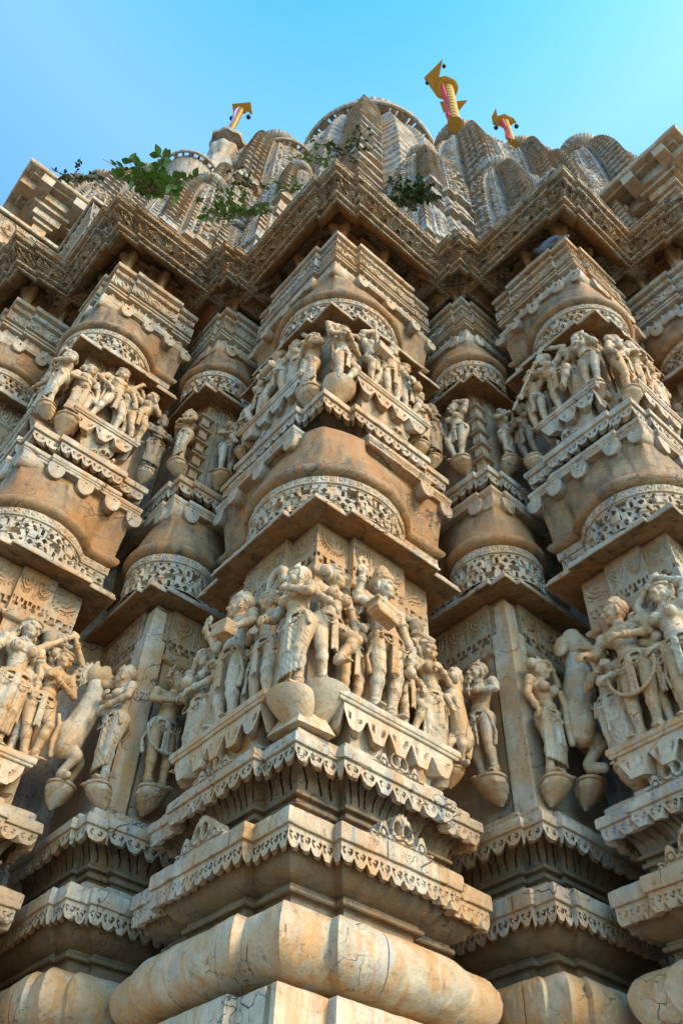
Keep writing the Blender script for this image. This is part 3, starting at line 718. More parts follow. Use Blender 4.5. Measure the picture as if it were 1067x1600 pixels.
# roofed balconies high at both edges
def balcony(s0, t0, ls, lt, z0, zr):
    rn = straight([(ls, .6), (ls, 0), (0, 0), (0, lt), (.6, lt)], s0, t0)
    P = MB(); sweep(P, rn, cham([(-.35, z0), (-.30, z0), (-.30, z0+.1), (-.22, z0+.12), (-.22, z0+.16), (-.26, z0+.18)], .006), None, .06)
    sweep(P, rn, [(-.26+.22*k/20, z0+.18+.50*k/20) for k in range(21)], f_scroll(.22, .02, .3), .02)
    sweep(P, rn, cham([(-.02, z0+.68), (.02, z0+.69), (.02, z0+.76), (-.10, z0+.78), (-.12, z0+.3)], .006), None, .06)
    par = part(P, 'balcony_parapet', 'lip', temple)
    for (a, b) in [(0, .0)]+[(x, 0) for x in np.arange(.75, ls, .75)]+[(0, x) for x in np.arange(.75, lt, .75)]:
        mb = MB(); cx, ct = s0+a+.28, t0+b+.28
        for (zz0, zz1, hw) in ((z0, z0+.9, .13), (z0+.9, z0+1.0, .17), (z0+1.0, zr-.5, .10), (zr-.5, zr-.42, .15), (zr-.42, zr-.25, .20), (zr-.25, zr-.1, .27)):
            V = [W(cx+sx*hw, ct+sy*hw, z) for z in (zz0, zz1-.002) for sx, sy in ((-1, -1), (1, -1), (1, 1), (-1, 1))]
            mb.add(V, [(0, 3, 2, 1), (4, 5, 6, 7), (0, 1, 5, 4), (1, 2, 6, 5), (2, 3, 7, 6), (3, 0, 4, 7)])
        part(mb, 'balcony_pillar', 'lip', par, 32, True)
    mb = MB(); sweep(mb, rn, cham([(-.30, zr+.05), (-.30, zr-.22), (-.12, zr-.22), (-.12, zr-.05)], .006), None, .06)
    sweep(mb, rn, [(-.12+.0*k, zr-.05+.10*k/8) for k in range(9)], f_star(.09, .03), .015)
    sweep(mb, rn, cham([(-.10, zr+.05), (.17, zr+.02), (.18, zr+.05), (.28, zr+.05), (.30, zr+.08), (.30, zr+.12), (.1, zr+.17), (-.3, zr+.25)], .006), None, .06, 0, .005)
    sweep(mb, rn, [(-.08-.5*(k/14)**2, zr+.22+.5*k/14) for k in range(15)], f_bust(.22, .07), .02)
    sweep(mb, rn, cham([(-.58, zr+.7), (-.5, zr+.72), (-.5, zr+.8), (-.58, zr+.9)], .006), None, .1)
    part(mb, 'balcony_roof', 'lip', par)
    mb = MB(); V = [W(s0+x, t0+y, z) for z in (zr+.12, zr+.2) for x, y in ((-.2, -.2), (2.8, -.2), (2.8, 2.8), (-.2, 2.8))]
    mb.add(V, [(0, 3, 2, 1), (4, 5, 6, 7), (0, 1, 5, 4), (1, 2, 6, 5), (2, 3, 7, 6), (3, 0, 4, 7)]); part(mb, 'balcony_ceiling', 'neck', par, 32, True)
    for k in range(6):
        for sd in (0, 1):
            a0 = -.05+.50*k; q = [(-.26, a0), (.62, a0), (.62, a0+.17), (-.26, a0+.17)]
            if sd: q = [(y, x) for x, y in q]
            if (ls if sd else lt) < a0: continue
            mb = MB(); V = [W(s0+x, t0+y, z-.002*sd) for z in (zr-.16, zr+.11) for x, y in q]
            mb.add(V, [(0, 3, 2, 1), (4, 5, 6, 7), (0, 1, 5, 4), (1, 2, 6, 5), (2, 3, 7, 6), (3, 0, 4, 7)]); part(mb, 'ceiling_beam', 'lip', par, 32, True)
    mb = MB(); V = [W(s0+x, t0+y, z) for z in (z0, zr+.4) for x, y in ((.62, .62), (3, .62), (3, 3), (.62, 3))]
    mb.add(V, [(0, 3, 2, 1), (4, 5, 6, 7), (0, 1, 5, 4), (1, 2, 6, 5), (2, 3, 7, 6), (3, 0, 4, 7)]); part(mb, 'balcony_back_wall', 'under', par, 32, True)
    return par
for pts in ([(2.95, -3.5), (2.95, -2.22), (2.06, -2.22), (2.06, -1.5)], [(-1.5, 2.06), (-2.30, 2.06), (-2.30, 2.80), (-3.5, 2.80)][:0]):
    if pts:
        mb = MB(); rn = straight(pts, 0, 0)
        sweep(mb, rn, cham([(-.10, 9.7), (-.09, 9.82), (-.07, 9.84)], .005), None, .05); sweep(mb, rn, [(-.07+.07*k/20, 9.84+.28*k/20) for k in range(21)], f_scroll(.24, .02, .26), .015)
        sweep(mb, rn, cham([(.0, 10.12), (.03, 10.125), (.03, 10.19), (-.08, 10.20), (-.10, 9.8)], .005), None, .05); part(mb, 'roof_parapet', 'lip', temple)
balcony(3.30, -2.85, 2.6, 1.7, 9.80, 11.75)['label'] = 'roofed balcony with parapet and dark openings above the eave at left'
balcony(-2.82, 3.40, 1.7, 2.6, 9.82, 11.80)['label'] = 'roofed balcony with dark openings above the eave at right'

# ------------------------------------------------------------------ gilded flag staffs
def lathe_obj(pts, name, mat, parent, n=24, loc=(0, 0, 0)):
    a = np.linspace(0, 2*PI, n+1)[:-1]; mb = MB()
    mb.grid(np.array([np.stack([loc[0]+r*np.cos(a), loc[1]+r*np.sin(a), loc[2]+z+0*a], -1) for z, r in pts]), wrapy=True)
    return mb.build(name, mat, parent, (0, 0, 0), 40)
def tube(mb, pts, rad, n=8):
    pts = [Vector(p) for p in pts]; G = []
    for i, p in enumerate(pts):
        d = (pts[min(i+1, len(pts)-1)]-pts[max(i-1, 0)]).normalized(); x = d.orthogonal().normalized(); y = d.cross(x)
        r = rad[i] if hasattr(rad, '__len__') else rad
        G.append([tuple(p+x*r*math.cos(q)+y*r*math.sin(q)) for q in np.linspace(0, 2*PI, n+1)[:-1]])
    G = np.array(G); mb.grid(G, wrapy=True)
def plate(outline, th, ex, ey, loc, name, mat, parent):
    """flat metal plate: outline in (ex,ey), thickness th"""
    ex = Vector(ex).normalized(); ey = Vector(ey).normalized(); n = ex.cross(ey).normalized(); bm = bmesh.new()
    vs = [bm.verts.new(Vector(loc)+ex*x+ey*y-n*th/2) for x, y in outline]; f = bm.faces.new(vs)
    r = bmesh.ops.extrude_face_region(bm, geom=[f]); bmesh.ops.translate(bm, verts=[v for v in r['geom'] if isinstance(v, bmesh.types.BMVert)], vec=n*th)
    bmesh.ops.recalc_face_normals(bm, faces=bm.faces); me = bpy.data.meshes.new(name); bm.to_mesh(me); bm.free(); me.materials.append(M[mat])
    o = bpy.data.objects.new(name, me); COL.objects.link(o); o.parent = parent; return o
def flagstaff(loc, H, r, lean, flag, label, sash, bells, disc=True, yaw=0.):
    t = empty('flag_staff', loc, label, 'flag staff', 'gilded flag staffs on the spires'); t.rotation_euler = (lean[0], lean[1], yaw)
    pts = [(0, r*1.5)]; n = int(H/(r*1.9))
    for k in range(n):
        z = k*H/n; s_ = H/n; pts += [(z+.05*s_, r*.8), (z+.2*s_, r*1.18), (z+.5*s_, r*1.28), (z+.8*s_, r*1.18), (z+.95*s_, r*.8)]
    lathe_obj([(0, .01)]+pts+[(H, .01)], 'ringed_pole', 'gold', t)
    if disc:
        lathe_obj([(H*.98, .01), (H*.98, r*2.), (H*.99, r*2.3), (H*1.0, r*2.), (H*1.01, r*1.2), (H*1.03, .01)], 'pole_disc', 'gold', t, 40)
    fl = plate([(x*flag[0]*1.15, y*flag[0]*1.15) for x, y in flag[1]], .03, (1, 0, 0), flag[2], (0, 0, H*flag[3]), 'metal_flag', 'gold', t)
    for (bx, by) in bells:
        e = Vector(flag[2]).normalized(); p = Vector((bx*flag[0], 0, H*flag[3]))+e*by*flag[0]; mb = MB()
        tube(mb, [p, p+Vector((.01, 0, -.28*flag[0]))], .009*flag[0]); 
        q = p+Vector((0, 0, -.30*flag[0])); a = np.linspace(0, 2*PI, 13)[:-1]
        mb.grid(np.array([np.stack([q.x+rr*np.cos(a), q.y+rr*np.sin(a), q.z+zz+0*a], -1) for zz, rr in [(z_*flag[0], r_*flag[0]) for z_, r_ in ((.05, .005), (.04, .03), (0, .055), (-.04, .05), (-.06, .02))]]), wrapy=True)
        mb.build('hanging_bell', 'dark', fl)
    if sash:
        mb = MB(); G = []
        for k in range(24):
            f = k/23; x = -r*1.15-.02*math.sin(f*9); G.append([(x-.045, -r*.5, H*(1.0-.95*f)), (x+.0, -r*1.2-.03*math.sin(f*7), H*(1.0-.95*f)), (x+.04, -r*1.3, H*(1.0-.95*f)-.02)])
        mb.grid(np.array(G)); mb.build('cloth_sash', sash, t)
    return t

PXM = .0168
F2 = [(-34, 12), (-10, 36), (-13, 14), (-4, 16), (8, 12), (10, -6), (-2, -14), (-12, -12)]
F2b = [(-12, -14), (8, -12), (14, -12), (32, -10), (20, -26), (8, -20), (-4, -30)]
def px(L): return [(x*PXM, y*PXM) for x, y in L]
t = flagstaff((2.31, 6.62, 21.5+EYE), 2.9, .125, (0, 0), (1., px(F2), (0, -1, .25), 1.0), 'tall gilded flag staff with red sash and two swallow-tailed flags on the right spire', 'red', [(-34*PXM, 12*PXM), (-10*PXM, 36*PXM)])
fb = plate(px(F2b), .03, (1, 0, 0), (0, -1, .2), (0, 0, 2.6), 'metal_flag', 'gold', t)
t = flagstaff((-2.84, 6.3, 18.9+EYE), 1.9, .055, (0, .04), (1., [(x*.75, y*.75) for x, y in px([(-15, 8), (15, 12), (18, -6), (10, -2), (5, -6), (-1, -4), (-7, -4), (-12, -10)])], (0, -1, .3), 1.0), 'small gilded flag staff wrapped in violet cloth above a round stone finial at left', 'violet', [(-14*PXM*.75, -8*PXM*.75), (17*PXM*.75, -4*PXM*.75)], False)
a_ = (-2.72, 6.2, 18.0+EYE)
lathe_parts = []
mb = MB(); aa = np.linspace(0, 2*PI, 65)[:-1]
mb.grid(np.array([np.stack([a_[0]+r_*(1+.05*np.cos(aa*8))*np.cos(aa), a_[1]+r_*(1+.05*np.cos(aa*8))*np.sin(aa), a_[2]+z_+0*aa], -1) for z_, r_ in ((-3.2, .5), (-1.6, .4), (-.9, .22), (-.7, .30), (-.5, .33), (-.3, .25), (-.15, .12), (-.02, .08), (0, .36), (.08, .38), (.2, .3), (.4, .12), (.9, .1))]), wrapy=True)
part(mb, 'pot_finial', 'roof', temple, 40)
t = flagstaff((3.42, 6.35, 19.5+EYE), 1.5, .065, (0, 0), (1., [(x*.7, y*.7) for x, y in px([(-24, 6), (-18, 20), (-14, 8), (-2, 12), (14, 6), (20, 0), (8, -8), (-8, -8), (-20, -6)])], (0, -1, .3), 1.0), 'short gilded flag staff with a red cloth on the far right spire', 'red', [(-20*PXM*.7, -4*PXM*.7), (20*PXM*.7, 0)], True)

# ------------------------------------------------------------------ plants growing on the roof
def leaf_plane(mb, p, d, n, L, wd):
    d = Vector(d).normalized(); n = Vector(n); sd = d.cross(n).normalized(); n = sd.cross(d).normalized(); G = []
    for f, ww in ((0, .06), (.2, .6), (.45, 1.), (.7, .8), (.9, .35), (1, .03)):
        c = Vector(p)+d*L*f-n*(f*f*.25*L); G.append([tuple(c-sd*wd*ww+n*.15*wd*ww), tuple(c), tuple(c+sd*wd*ww+n*.15*wd*ww)])
    mb.grid(np.array(G))
def shrub(px_loc, R_, nst, leaf, label, mat='leaf', seed=1, per=9, group='plants rooted in the temple roof'):
    rnd = random.Random(seed); t = empty('plant', px_loc, label, 'plant', group); st_ = MB(); lf = MB()
    for i in range(nst):
        a = rnd.uniform(0, 2*PI); tilt = rnd.uniform(.2, 1.2); L = R_*rnd.uniform(.6, 1.15)
        d = Vector((math.cos(a)*math.sin(tilt)*1.5, math.sin(a)*math.sin(tilt)*.5-.2, math.cos(tilt)*.7)).normalized(); pts = []
        for k in range(6):
            f = k/5; pts.append(d*L*f+Vector((rnd.uniform(-.03, .03)*R_, rnd.uniform(-.03, .03)*R_, -.12*L*f*f)))
        tube(st_, pts, [.014*R_*(1.2-k/6) for k in range(6)], 5)
        for k in range(per):
            f = rnd.uniform(.25, 1.); p = pts[min(5, int(f*5))]; q = Vector((rnd.uniform(-1, 1), rnd.uniform(-1, .6), rnd.uniform(-.5, .8)))
            leaf_plane(lf, p, q, (rnd.uniform(-.6, .6), rnd.uniform(-.6, .2), 1), leaf*rnd.uniform(.6, 1.2), leaf*rnd.uniform(.26, .40))
    st_.build('stem', 'stem', t); lf.build('foliage', mat, t); return t

# ------------------------------------------------------------------ carved figures
class SB(MB):
    """closed primitives that are fused into one sculpted surface"""
    def cap(self, p0, r0, p1, r1, n=12):
        p0 = np.array(p0, float); p1 = np.array(p1, float); d = p1-p0; L = np.linalg.norm(d)
        if L < 1e-5: return self.ell(p0, (r0, r0, r0))
        d /= L; x = np.cross(d, (0.31, .87, .4)); x /= np.linalg.norm(x); y = np.cross(d, x); G = []
        for a in (-.999, -.8, -.4, 0): G.append((p0+d*r0*a, r0*math.sqrt(1-a*a)))
        for a in (0, .4, .8, .999): G.append((p1+d*r1*a, r1*math.sqrt(1-a*a)))
        t = np.linspace(0, 2*PI, n+1)[:-1]
        self.grid(np.array([c+r*(np.cos(t)[:, None]*x+np.sin(t)[:, None]*y) for c, r in G]), wrapy=True); self.close(8, n)
    def close(self, a, n):
        k = self.n-a*n; self.f.append(tuple(range(k+n-1, k-1, -1))); self.f.append(tuple(range(self.n-n, self.n)))
    def ell(self, c, r, rot=0, tilt=0, n=14):
        c = np.array(c, float); t = np.linspace(0, 2*PI, n+1)[:-1]; G = []
        for a in np.linspace(-.497*PI, .497*PI, 9):
            G.append(np.stack([r[0]*math.cos(a)*np.cos(t), r[1]*math.cos(a)*np.sin(t), r[2]*math.sin(a)+0*t], -1))
        G = np.array(G); cr_, sr_ = math.cos(rot), math.sin(rot)      # rot about y (in the picture plane)
        G = np.stack([G[..., 0]*cr_+G[..., 2]*sr_, G[..., 1], -G[..., 0]*sr_+G[..., 2]*cr_], -1)
        ct, st_ = math.cos(tilt), math.sin(tilt); G = np.stack([G[..., 0], G[..., 1]*ct-G[..., 2]*st_, G[..., 1]*st_+G[..., 2]*ct], -1)
        self.grid(G+c, wrapy=True); self.close(9, n)
    def tor(self, c, ax, R_, r, sq=1., n=20):
        c = np.array(c, float); ax = np.array(ax, float); ax /= np.linalg.norm(ax); x = np.cross(ax, (0.2, 1, .1)); x /= np.linalg.norm(x); y = np.cross(ax, x)
        b = np.linspace(0, 2*PI, 7)[:-1]; t = np.linspace(0, 2*PI, n+1)[:-1]
        self.grid(np.array([[c+(R_+r*math.cos(q))*(math.cos(p)*x+math.sin(p)*y*sq)+ax*r*math.sin(q) for q in b] for p in t]), wrapx=True, wrapy=True)
    def box(self, c, h, rot=0):
        c = np.array(c, float); k = self.n; V = []
        for sx in (-1, 1):
            for sy in (-1, 1):
                for sz in (-1, 1):
                    x, z = sx*h[0], sz*h[2]; V.append(c+np.array([x*math.cos(rot)+z*math.sin(rot), sy*h[1], -x*math.sin(rot)+z*math.cos(rot)]))
        self.add(V, [(0, 1, 3, 2), (4, 6, 7, 5), (0, 4, 5, 1), (2, 3, 7, 6), (0, 2, 6, 4), (1, 5, 7, 3)])
    def fuse(self, name, mat, parent, vox, smooth=2, h=1.):
        me = bpy.data.meshes.new('t'); V = np.vstack(self.v)*h; me.from_pydata(V.tolist(), [], self.f)
        bm = bmesh.new(); bm.from_mesh(me); bmesh.ops.recalc_face_normals(bm, faces=bm.faces); bm.to_mesh(me); bm.free()
        o = bpy.data.objects.new('t', me); COL.objects.link(o)
        r = o.modifiers.new('r', 'REMESH'); r.mode = 'VOXEL'; r.voxel_size = vox
        if smooth: q = o.modifiers.new('s', 'SMOOTH'); q.factor = .5; q.iterations = smooth
        dg = bpy.context.evaluated_depsgraph_get(); dg.update(); ev = o.evaluated_get(dg); m2 = bpy.data.meshes.new_from_object(ev)
        bpy.data.objects.remove(o); m2.name = name; m2.materials.clear(); m2.materials.append(M[mat])
        m2.polygons.foreach_set('use_smooth', [True]*len(m2.polygons))
        o = bpy.data.objects.new(name, m2); COL.objects.link(o); o.parent = parent; return o

def lerp(a, b, f): return tuple(np.array(a, float)*(1-f)+np.array(b, float)*f)
def hand(B, wr, dirv, side, grip=False):
    """palm, four unequal bent fingers and a thumb"""
    wr = np.array(wr, float); d = np.array(dirv, float); d /= np.linalg.norm(d)
    sdv = np.cross(d, (0, 1, 0)); sdv = sdv/max(np.linalg.norm(sdv), 1e-6); nrm = np.cross(sdv, d)
    pc_ = wr+d*.028; B.cap(wr, .017, pc_, .021)
    B.cap(pc_-sdv*.010, .014, pc_+sdv*.010, .014)
    for k, (off, ln) in enumerate(((-.021, .038), (-.007, .046), (.007, .043), (.020, .034))):
        a = pc_+sdv*off+d*.014; b = a+d*ln*.55+nrm*(.006 if not grip else .018); c = b+(d*.25+nrm*(.5 if not grip else 1.))*ln*.6
        B.cap(a, .0078, b, .0072, 8); B.cap(b, .0072, c, .006, 8)
    t0 = wr+d*.012+sdv*.018*side; t1 = t0+sdv*.020*side+d*.018+nrm*.008; B.cap(t0, .009, t1, .0078, 8); B.cap(t1, .0078, t1+d*.02+nrm*.008, .0065, 8)

def figure(name, side, loc, h, label, fem=True, sway=0., lean=0., armL=None, armR=None, extra=(), legs='stand', turn=0., tilt=0., head='bun', dress='short', items=(), mat='statue', vox=.0078, yaw=0., group=None, beads=False):
    """armL/armR: (elbow, hand) with x to the viewer's right, y towards the viewer, z up; unit height"""
    ex, ey = axes(side); t = empty('statue', tuple(loc), label, 'statue', group or 'carved figures on the temple wall')
    t.rotation_euler = (0, 0, math.atan2(ex[1], ex[0])+yaw)
    B = SB(); S = lambda x, y, z: (x, -y, z)
    hip = (sway, .0, .50); ch = (lean, .0, .705); nk = (lean*.9, 0, .80); hd = (lean*.9+tilt*.06, .012, .905)
    gx = .062
    def leg(sx, knee, ank, foot=(0, .075)):
        hj = (hip[0]+sx*gx, 0, .485); B.cap(S(*hj), .070 if fem else .062, S(*knee), .043); B.cap(S(*knee), .043, S(*ank), .026)
        B.ell(S(*lerp(knee, ank, .3)), (.042, .046, .06)); B.ell(S(*knee), (.045, .048, .045))
        B.cap(S(ank[0], ank[1]-.01, ank[2]-.012), .024, S(ank[0]+foot[0], ank[1]+foot[1], ank[2]-.026), .017)
        for k in range(4): B.cap(S(ank[0]+foot[0]+(k-1.5)*.010, ank[1]+foot[1], ank[2]-.03), .007, S(ank[0]+foot[0]*1.2+(k-1.5)*.012, ank[1]+foot[1]+.022, ank[2]-.032), .006, 8)
        B.tor(S(*lerp(knee, ank, .86)), (0, 0, 1), .030, .008)
        B.tor(S(*lerp(knee, ank, .95)), (0, 0, 1), .030, .006)
        return hj, knee, ank
    if legs == 'stand': LL = leg(-1, (hip[0]*.6-.065, .03, .27), (-.055, 0, .045), (-.02, .075)); LR = leg(1, (hip[0]*.6+.065, .03, .27), (.06, 0, .045), (.02, .075))
    if legs == 'cross': LL = leg(-1, (hip[0]*.7-.05, .03, .27), (-.02, 0, .045), (-.02, .075)); LR = leg(1, (hip[0]+.09, .10, .285), (.035, .035, .06), (.05, .05))
    if legs == 'crossL': LR = leg(1, (hip[0]*.7+.05, .03, .27), (.02, 0, .045), (.02, .075)); LL = leg(-1, (hip[0]-.09, .10, .285), (-.035, .035, .06), (-.05, .05))
    if legs == 'dance': LL = leg(-1, (hip[0]*.7-.07, .04, .27), (-.03, 0, .045), (-.02, .07)); LR = leg(1, (hip[0]+.15, .12, .38), (hip[0]+.04, .08, .20), (.03, .06))
    if legs == 'danceL': LR = leg(1, (hip[0]*.7+.07, .04, .27), (.03, 0, .045), (.02, .07)); LL = leg(-1, (hip[0]-.15, .12, .38), (hip[0]-.04, .08, .20), (-.03, .06))
    if legs == 'stride': LL = leg(-1, (hip[0]-.12, .06, .28), (-.15, 0, .045), (-.04, .07)); LR = leg(1, (hip[0]+.10, .04, .27), (.12, 0, .045), (.03, .07))
    # trunk
    B.ell(S(*hip), (.115 if fem else .098, .078, .078)); B.ell(S(hip[0], -.03, hip[2]-.03), (.10, .07, .07))
    B.cap(S(*hip), .082, S((hip[0]+ch[0])/2, 0, .605), .062 if fem else .070); B.cap(S((hip[0]+ch[0])/2, 0, .605), .062 if fem else .07, S(*ch), .078)
    B.ell(S(ch[0], 0, .73), (.108 if fem else .125, .068, .075)); B.ell(S((hip[0]+ch[0])/2, .03, .57), (.065, .055, .055))
    shz = .775; sx_ = .118 if fem else .135
    B.cap(S(ch[0]-sx_, 0, shz), .037, S(ch[0]+sx_, 0, shz), .037); B.cap(S(*nk), .038, S(hd[0], 0, .855), .033)
    if fem:
        for k in (-1, 1): B.ell(S(ch[0]+k*.052, .066, .712), (.046, .044, .045)); B.ell(S(ch[0]+k*.053, .112, .71), (.008, .008, .008))
    else: B.cap(S(ch[0]-.05, .048, .735), .035, S(ch[0]+.05, .048, .735), .035)
    # ornaments
    B.tor(S(nk[0], .004, .812), (0, .2, 1), .038, .007); B.tor(S(ch[0], .040, .772), (0, -1.0, .75), .058, .007); B.tor(S(ch[0], .062, .745), (0, -1.5, .5), .062, .005)
    B.tor(S((hip[0]+ch[0])/2, .0, .60), (0, 0, 1), .064, .006)
    arms = [(-1, armL), (1, armR)]+list(extra)
    for sx, ar in arms:
        if ar is None: ar = ((ch[0]+sx*.175, .0, .63), (ch[0]+sx*.165, .05, .49))
        el, ha = ar; sh = (ch[0]+sx*(sx_+.005), 0, shz)
        B.ell(S(*sh), (.043, .042, .043)); B.cap(S(*sh), .037, S(*el), .028); B.cap(S(*el), .029, S(*ha), .019); B.ell(S(*lerp(el, ha, .25)), (.029, .029, .034))
        d = np.array(S(*ha))-np.array(S(*el)); hand(B, S(*ha), d/np.linalg.norm(d), -sx, True)
        ax1 = np.array(S(*el))-np.array(S(*sh)); B.tor(S(*lerp(sh, el, .5)), ax1, .035, .009); B.tor(S(*lerp(el, ha, .86)), d, .023, .008); B.tor(S(*lerp(el, ha, .74)), d, .025, .006)
    # head
    ct, st_ = math.cos(turn), math.sin(turn)
    def H(x, y, z):
        xx = x*ct+y*st_; yy = -x*st_+y*ct; c2, s2 = math.cos(tilt), math.sin(tilt); X = xx*c2+z*s2; Z = -xx*s2+z*c2
        return S(hd[0]+X, hd[1]+yy, hd[2]+Z)
    nb = len(B.v)
    B.ell(H(0, -.004, .012), (.056, .062, .062)); B.ell(H(0, .012, -.022), (.045, .050, .052)); B.ell(H(0, .044, -.058), (.018, .018, .016))
    B.cap(H(0, .058, .012), .007, H(0, .073, -.016), .0125); B.ell(H(-.010, .068, -.018), (.007,)*3); B.ell(H(.010, .068, -.018), (.007,)*3)
    for k in (-1, 1):
        B.ell(H(k*.024, .053, .006), (.0165, .012, .0095), -k*.15); B.cap(H(k*.008, .059, .024), .0045, H(k*.040, .047, .024), .004)
        B.ell(H(k*.030, .040, -.026), (.018, .016, .02)); B.ell(H(k*.056, -.006, -.005), (.008, .014, .022)); B.tor(H(k*.060, -.006, -.040), (1, 0, 0), .011, .0065)
    B.cap(H(-.016, .060, -.034), .0055, H(.016, .060, -.034), .0055); B.cap(H(-.012, .059, -.043), .0055, H(.012, .059, -.043), .0055)
    def enlarge(B, k0):
        c = np.array(S(hd[0], hd[1], hd[2]-.03))
        for q in range(k0, len(B.v)): B.v[q] = c+(B.v[q]-c)*1.16
    enlarge(B, nb)
    body = B.fuse('body', mat, t, vox*.92, 1, h)
    # headdress or hair
    B = SB()
    B.ell(H(0, -.016, .026), (.063, .064, .058)); B.tor(H(0, .002, .038), (0, 0, 1), .056, .009)
    if head == 'crown':
        for z, r in ((.05, .060), (.07, .056), (.09, .050), (.11, .042), (.13, .032)): B.cap(H(0, -.006, z), r, H(0, -.006, z+.006), r*.97)
        for k in range(9): a = -PI/2+PI*k/8; B.ell(H(.058*math.sin(a), .054*math.cos(a), .062), (.010, .010, .016))
        B.ell(H(0, -.006, .155), (.014,)*3)
    if head == 'bun': B.ell(H(-.05, -.035, .03), (.042, .04, .042)); B.tor(H(-.035, -.03, .03), (1, .5, .2), .036, .007)
    if head == 'topknot': B.ell(H(0, -.02, .08), (.032, .034, .034)); B.tor(H(0, -.018, .062), (0, 0, 1), .030, .008)
    if head == 'wild':
        rr = random.Random(3)
        for k in range(34):
            a = rr.uniform(-.8, PI+.8); q = rr.uniform(-.05, .06); B.cap(H(.05*math.cos(a), -.02, .02+.04*math.sin(a)), .014, H(.105*math.cos(a), -.01+q*.4, .02+.09*math.sin(a)+q*.3), .008, 8)
    if head == 'braid': B.cap(H(-.03, -.05, -.01), .03, H(-.07, -.05, -.10), .026); B.ell(H(-.075, -.045, -.13), (.028, .026, .03))
    for k in range(7): B.cap(H(-.054+.018*k, .052-.0015*(k-3)**2*1.6, .040), .007, H(-.045+.015*k, .0, .085), .006, 8)
    enlarge(B, 0); B.fuse('headdress', 'drapery' if mat == 'statue' else mat, t, vox, 1, h)
    # garment
    B = SB()
    B.tor(S(hip[0], .0, .535), (0, .05, 1), .096, .013, .78, 28); B.tor(S(hip[0], .005, .512), (0, .05, 1), .108, .010, .78, 28)
    for k in range(9): a = PI*(k+.5)/9; B.ell(S(hip[0]+.118*math.cos(a), .085*math.sin(a), .488-.012*(k % 2)), (.010, .010, .016))
    if dress in ('short', 'sash', 'long'):
        B.cap(S(hip[0], .088, .50), .016, S(hip[0]*.8, .080, .27), .012); B.cap(S(hip[0]+.015, .09, .50), .010, S(hip[0]*.8+.02, .088, .25), .010, 8); B.cap(S(hip[0]-.015, .09, .50), .010, S(hip[0]*.8-.02, .088, .25), .010, 8)
    for (hj, kn, an) in (LL, LR):
        n_ = 5 if dress != 'long' else 7; top = .30
        for k in range(n_):
            f = (k+1)/n_*(.70 if dress != 'long' else .9)
            c = lerp(hj, kn, f) if f <= 1 else lerp(kn, an, (f-1)); ax = (np.array(kn)-np.array(hj)) if f <= 1 else (np.array(an)-np.array(kn)); rr = (.068*(1-f)+.047*f) if f <= 1 else .047*(2-f)+.034*(f-1)
            B.tor(S(*c), S(ax[0], ax[1]+.10, ax[2]), rr-.001, .0036)
    if dress == 'long':
        c0 = (hip[0], .02, .44); a0 = ((LL[2][0]+LR[2][0])/2, .02, .10)
        for k in range(-4, 5): B.cap(S(c0[0]+k*.024, c0[1]+.055*math.cos(k*.35), c0[2]), .016, S(a0[0]+k*.026, a0[1]+.05*math.cos(k*.35), a0[2]+.02*abs(k)*.3), .013, 8)
    if dress == 'sash':
        for k in (-1, 1): B.cap(S(hip[0]+k*.10, .03, .50), .014, S(hip[0]+k*.15, .02, .33), .010, 8); B.cap(S(hip[0]+k*.15, .02, .33), .012, S(hip[0]+k*.13, .02, .24), .018, 8)
    for sg in (-1, 1):
        for k in range(11): q = PI*k/10; B.ell(S(hip[0]+sg*.055+.052*math.cos(q), .085+.02*math.sin(q), .500-.075*math.sin(q)), (.0085,)*3, n=8)
        B.cap(S(hip[0]+sg*.10, .05, .52), .012, S(hip[0]+sg*.125, .03, .43), .016, 8)
    B.cap(S((hip[0]+ch[0])/2-.06, .045, .625), .007, S((hip[0]+ch[0])/2+.06, .045, .610), .007, 8)
    if beads:
        for k in range(22): a = PI*k/21; B.ell(S(hip[0]+.16*math.cos(a), .09, .42-.17*math.sin(a)), (.014,)*3, n=10)
    B.fuse('garment', 'drapery' if mat == 'statue' else mat, t, vox, 1, h)
    for kind, args in items:
        B = SB()
        if kind == 'staff': a, b = args; B.cap(S(*a), .017, S(*b), .017); [B.tor(S(*lerp(a, b, f)), np.array(S(*b))-np.array(S(*a)), .019, .008) for f in (.1, .14, .8, .86, .92)]; B.ell(S(*b), (.03, .03, .04))
        if kind == 'box': B.box(S(*args), (.085, .045, .03), .25); B.box(S(args[0], args[1], args[2]+.035), (.095, .052, .010), .25); B.box(S(args[0], args[1], args[2]-.035), (.075, .04, .010), .25)
        if kind == 'pot': B.ell(S(*args), (.055, .055, .05)); B.cap(S(args[0], args[1], args[2]+.04), .03, S(args[0], args[1], args[2]+.075), .028); B.tor(S(args[0], args[1], args[2]+.08), (0, 0, 1), .03, .010)
        if kind == 'drum': B.cap(S(args[0]-.07, args[1], args[2]), .038, S(args[0]+.07, args[1], args[2]), .038, 16); B.tor(S(args[0]-.07, args[1], args[2]), (1, 0, 0), .040, .01); B.tor(S(args[0]+.07, args[1], args[2]), (1, 0, 0), .040, .01)
        if kind == 'horn':
            P_ = [(args[0]+.09*math.cos(q)*1.0, args[1], args[2]+.10*math.sin(q)) for q in np.linspace(PI*1.05, -.35, 9)]
            for k in range(8): B.cap(S(*P_[k]), .022+.003*k, S(*P_[k+1]), .025+.003*k)
        if kind == 'flower': B.cap(S(args[0], args[1], args[2]-.12), .008, S(*args), .010, 8); [B.ell(S(args[0]+.028*math.cos(q), args[1], args[2]+.02+.028*math.sin(q)), (.018, .014, .018)) for q in np.linspace(0, 2*PI, 7)[:-1]]
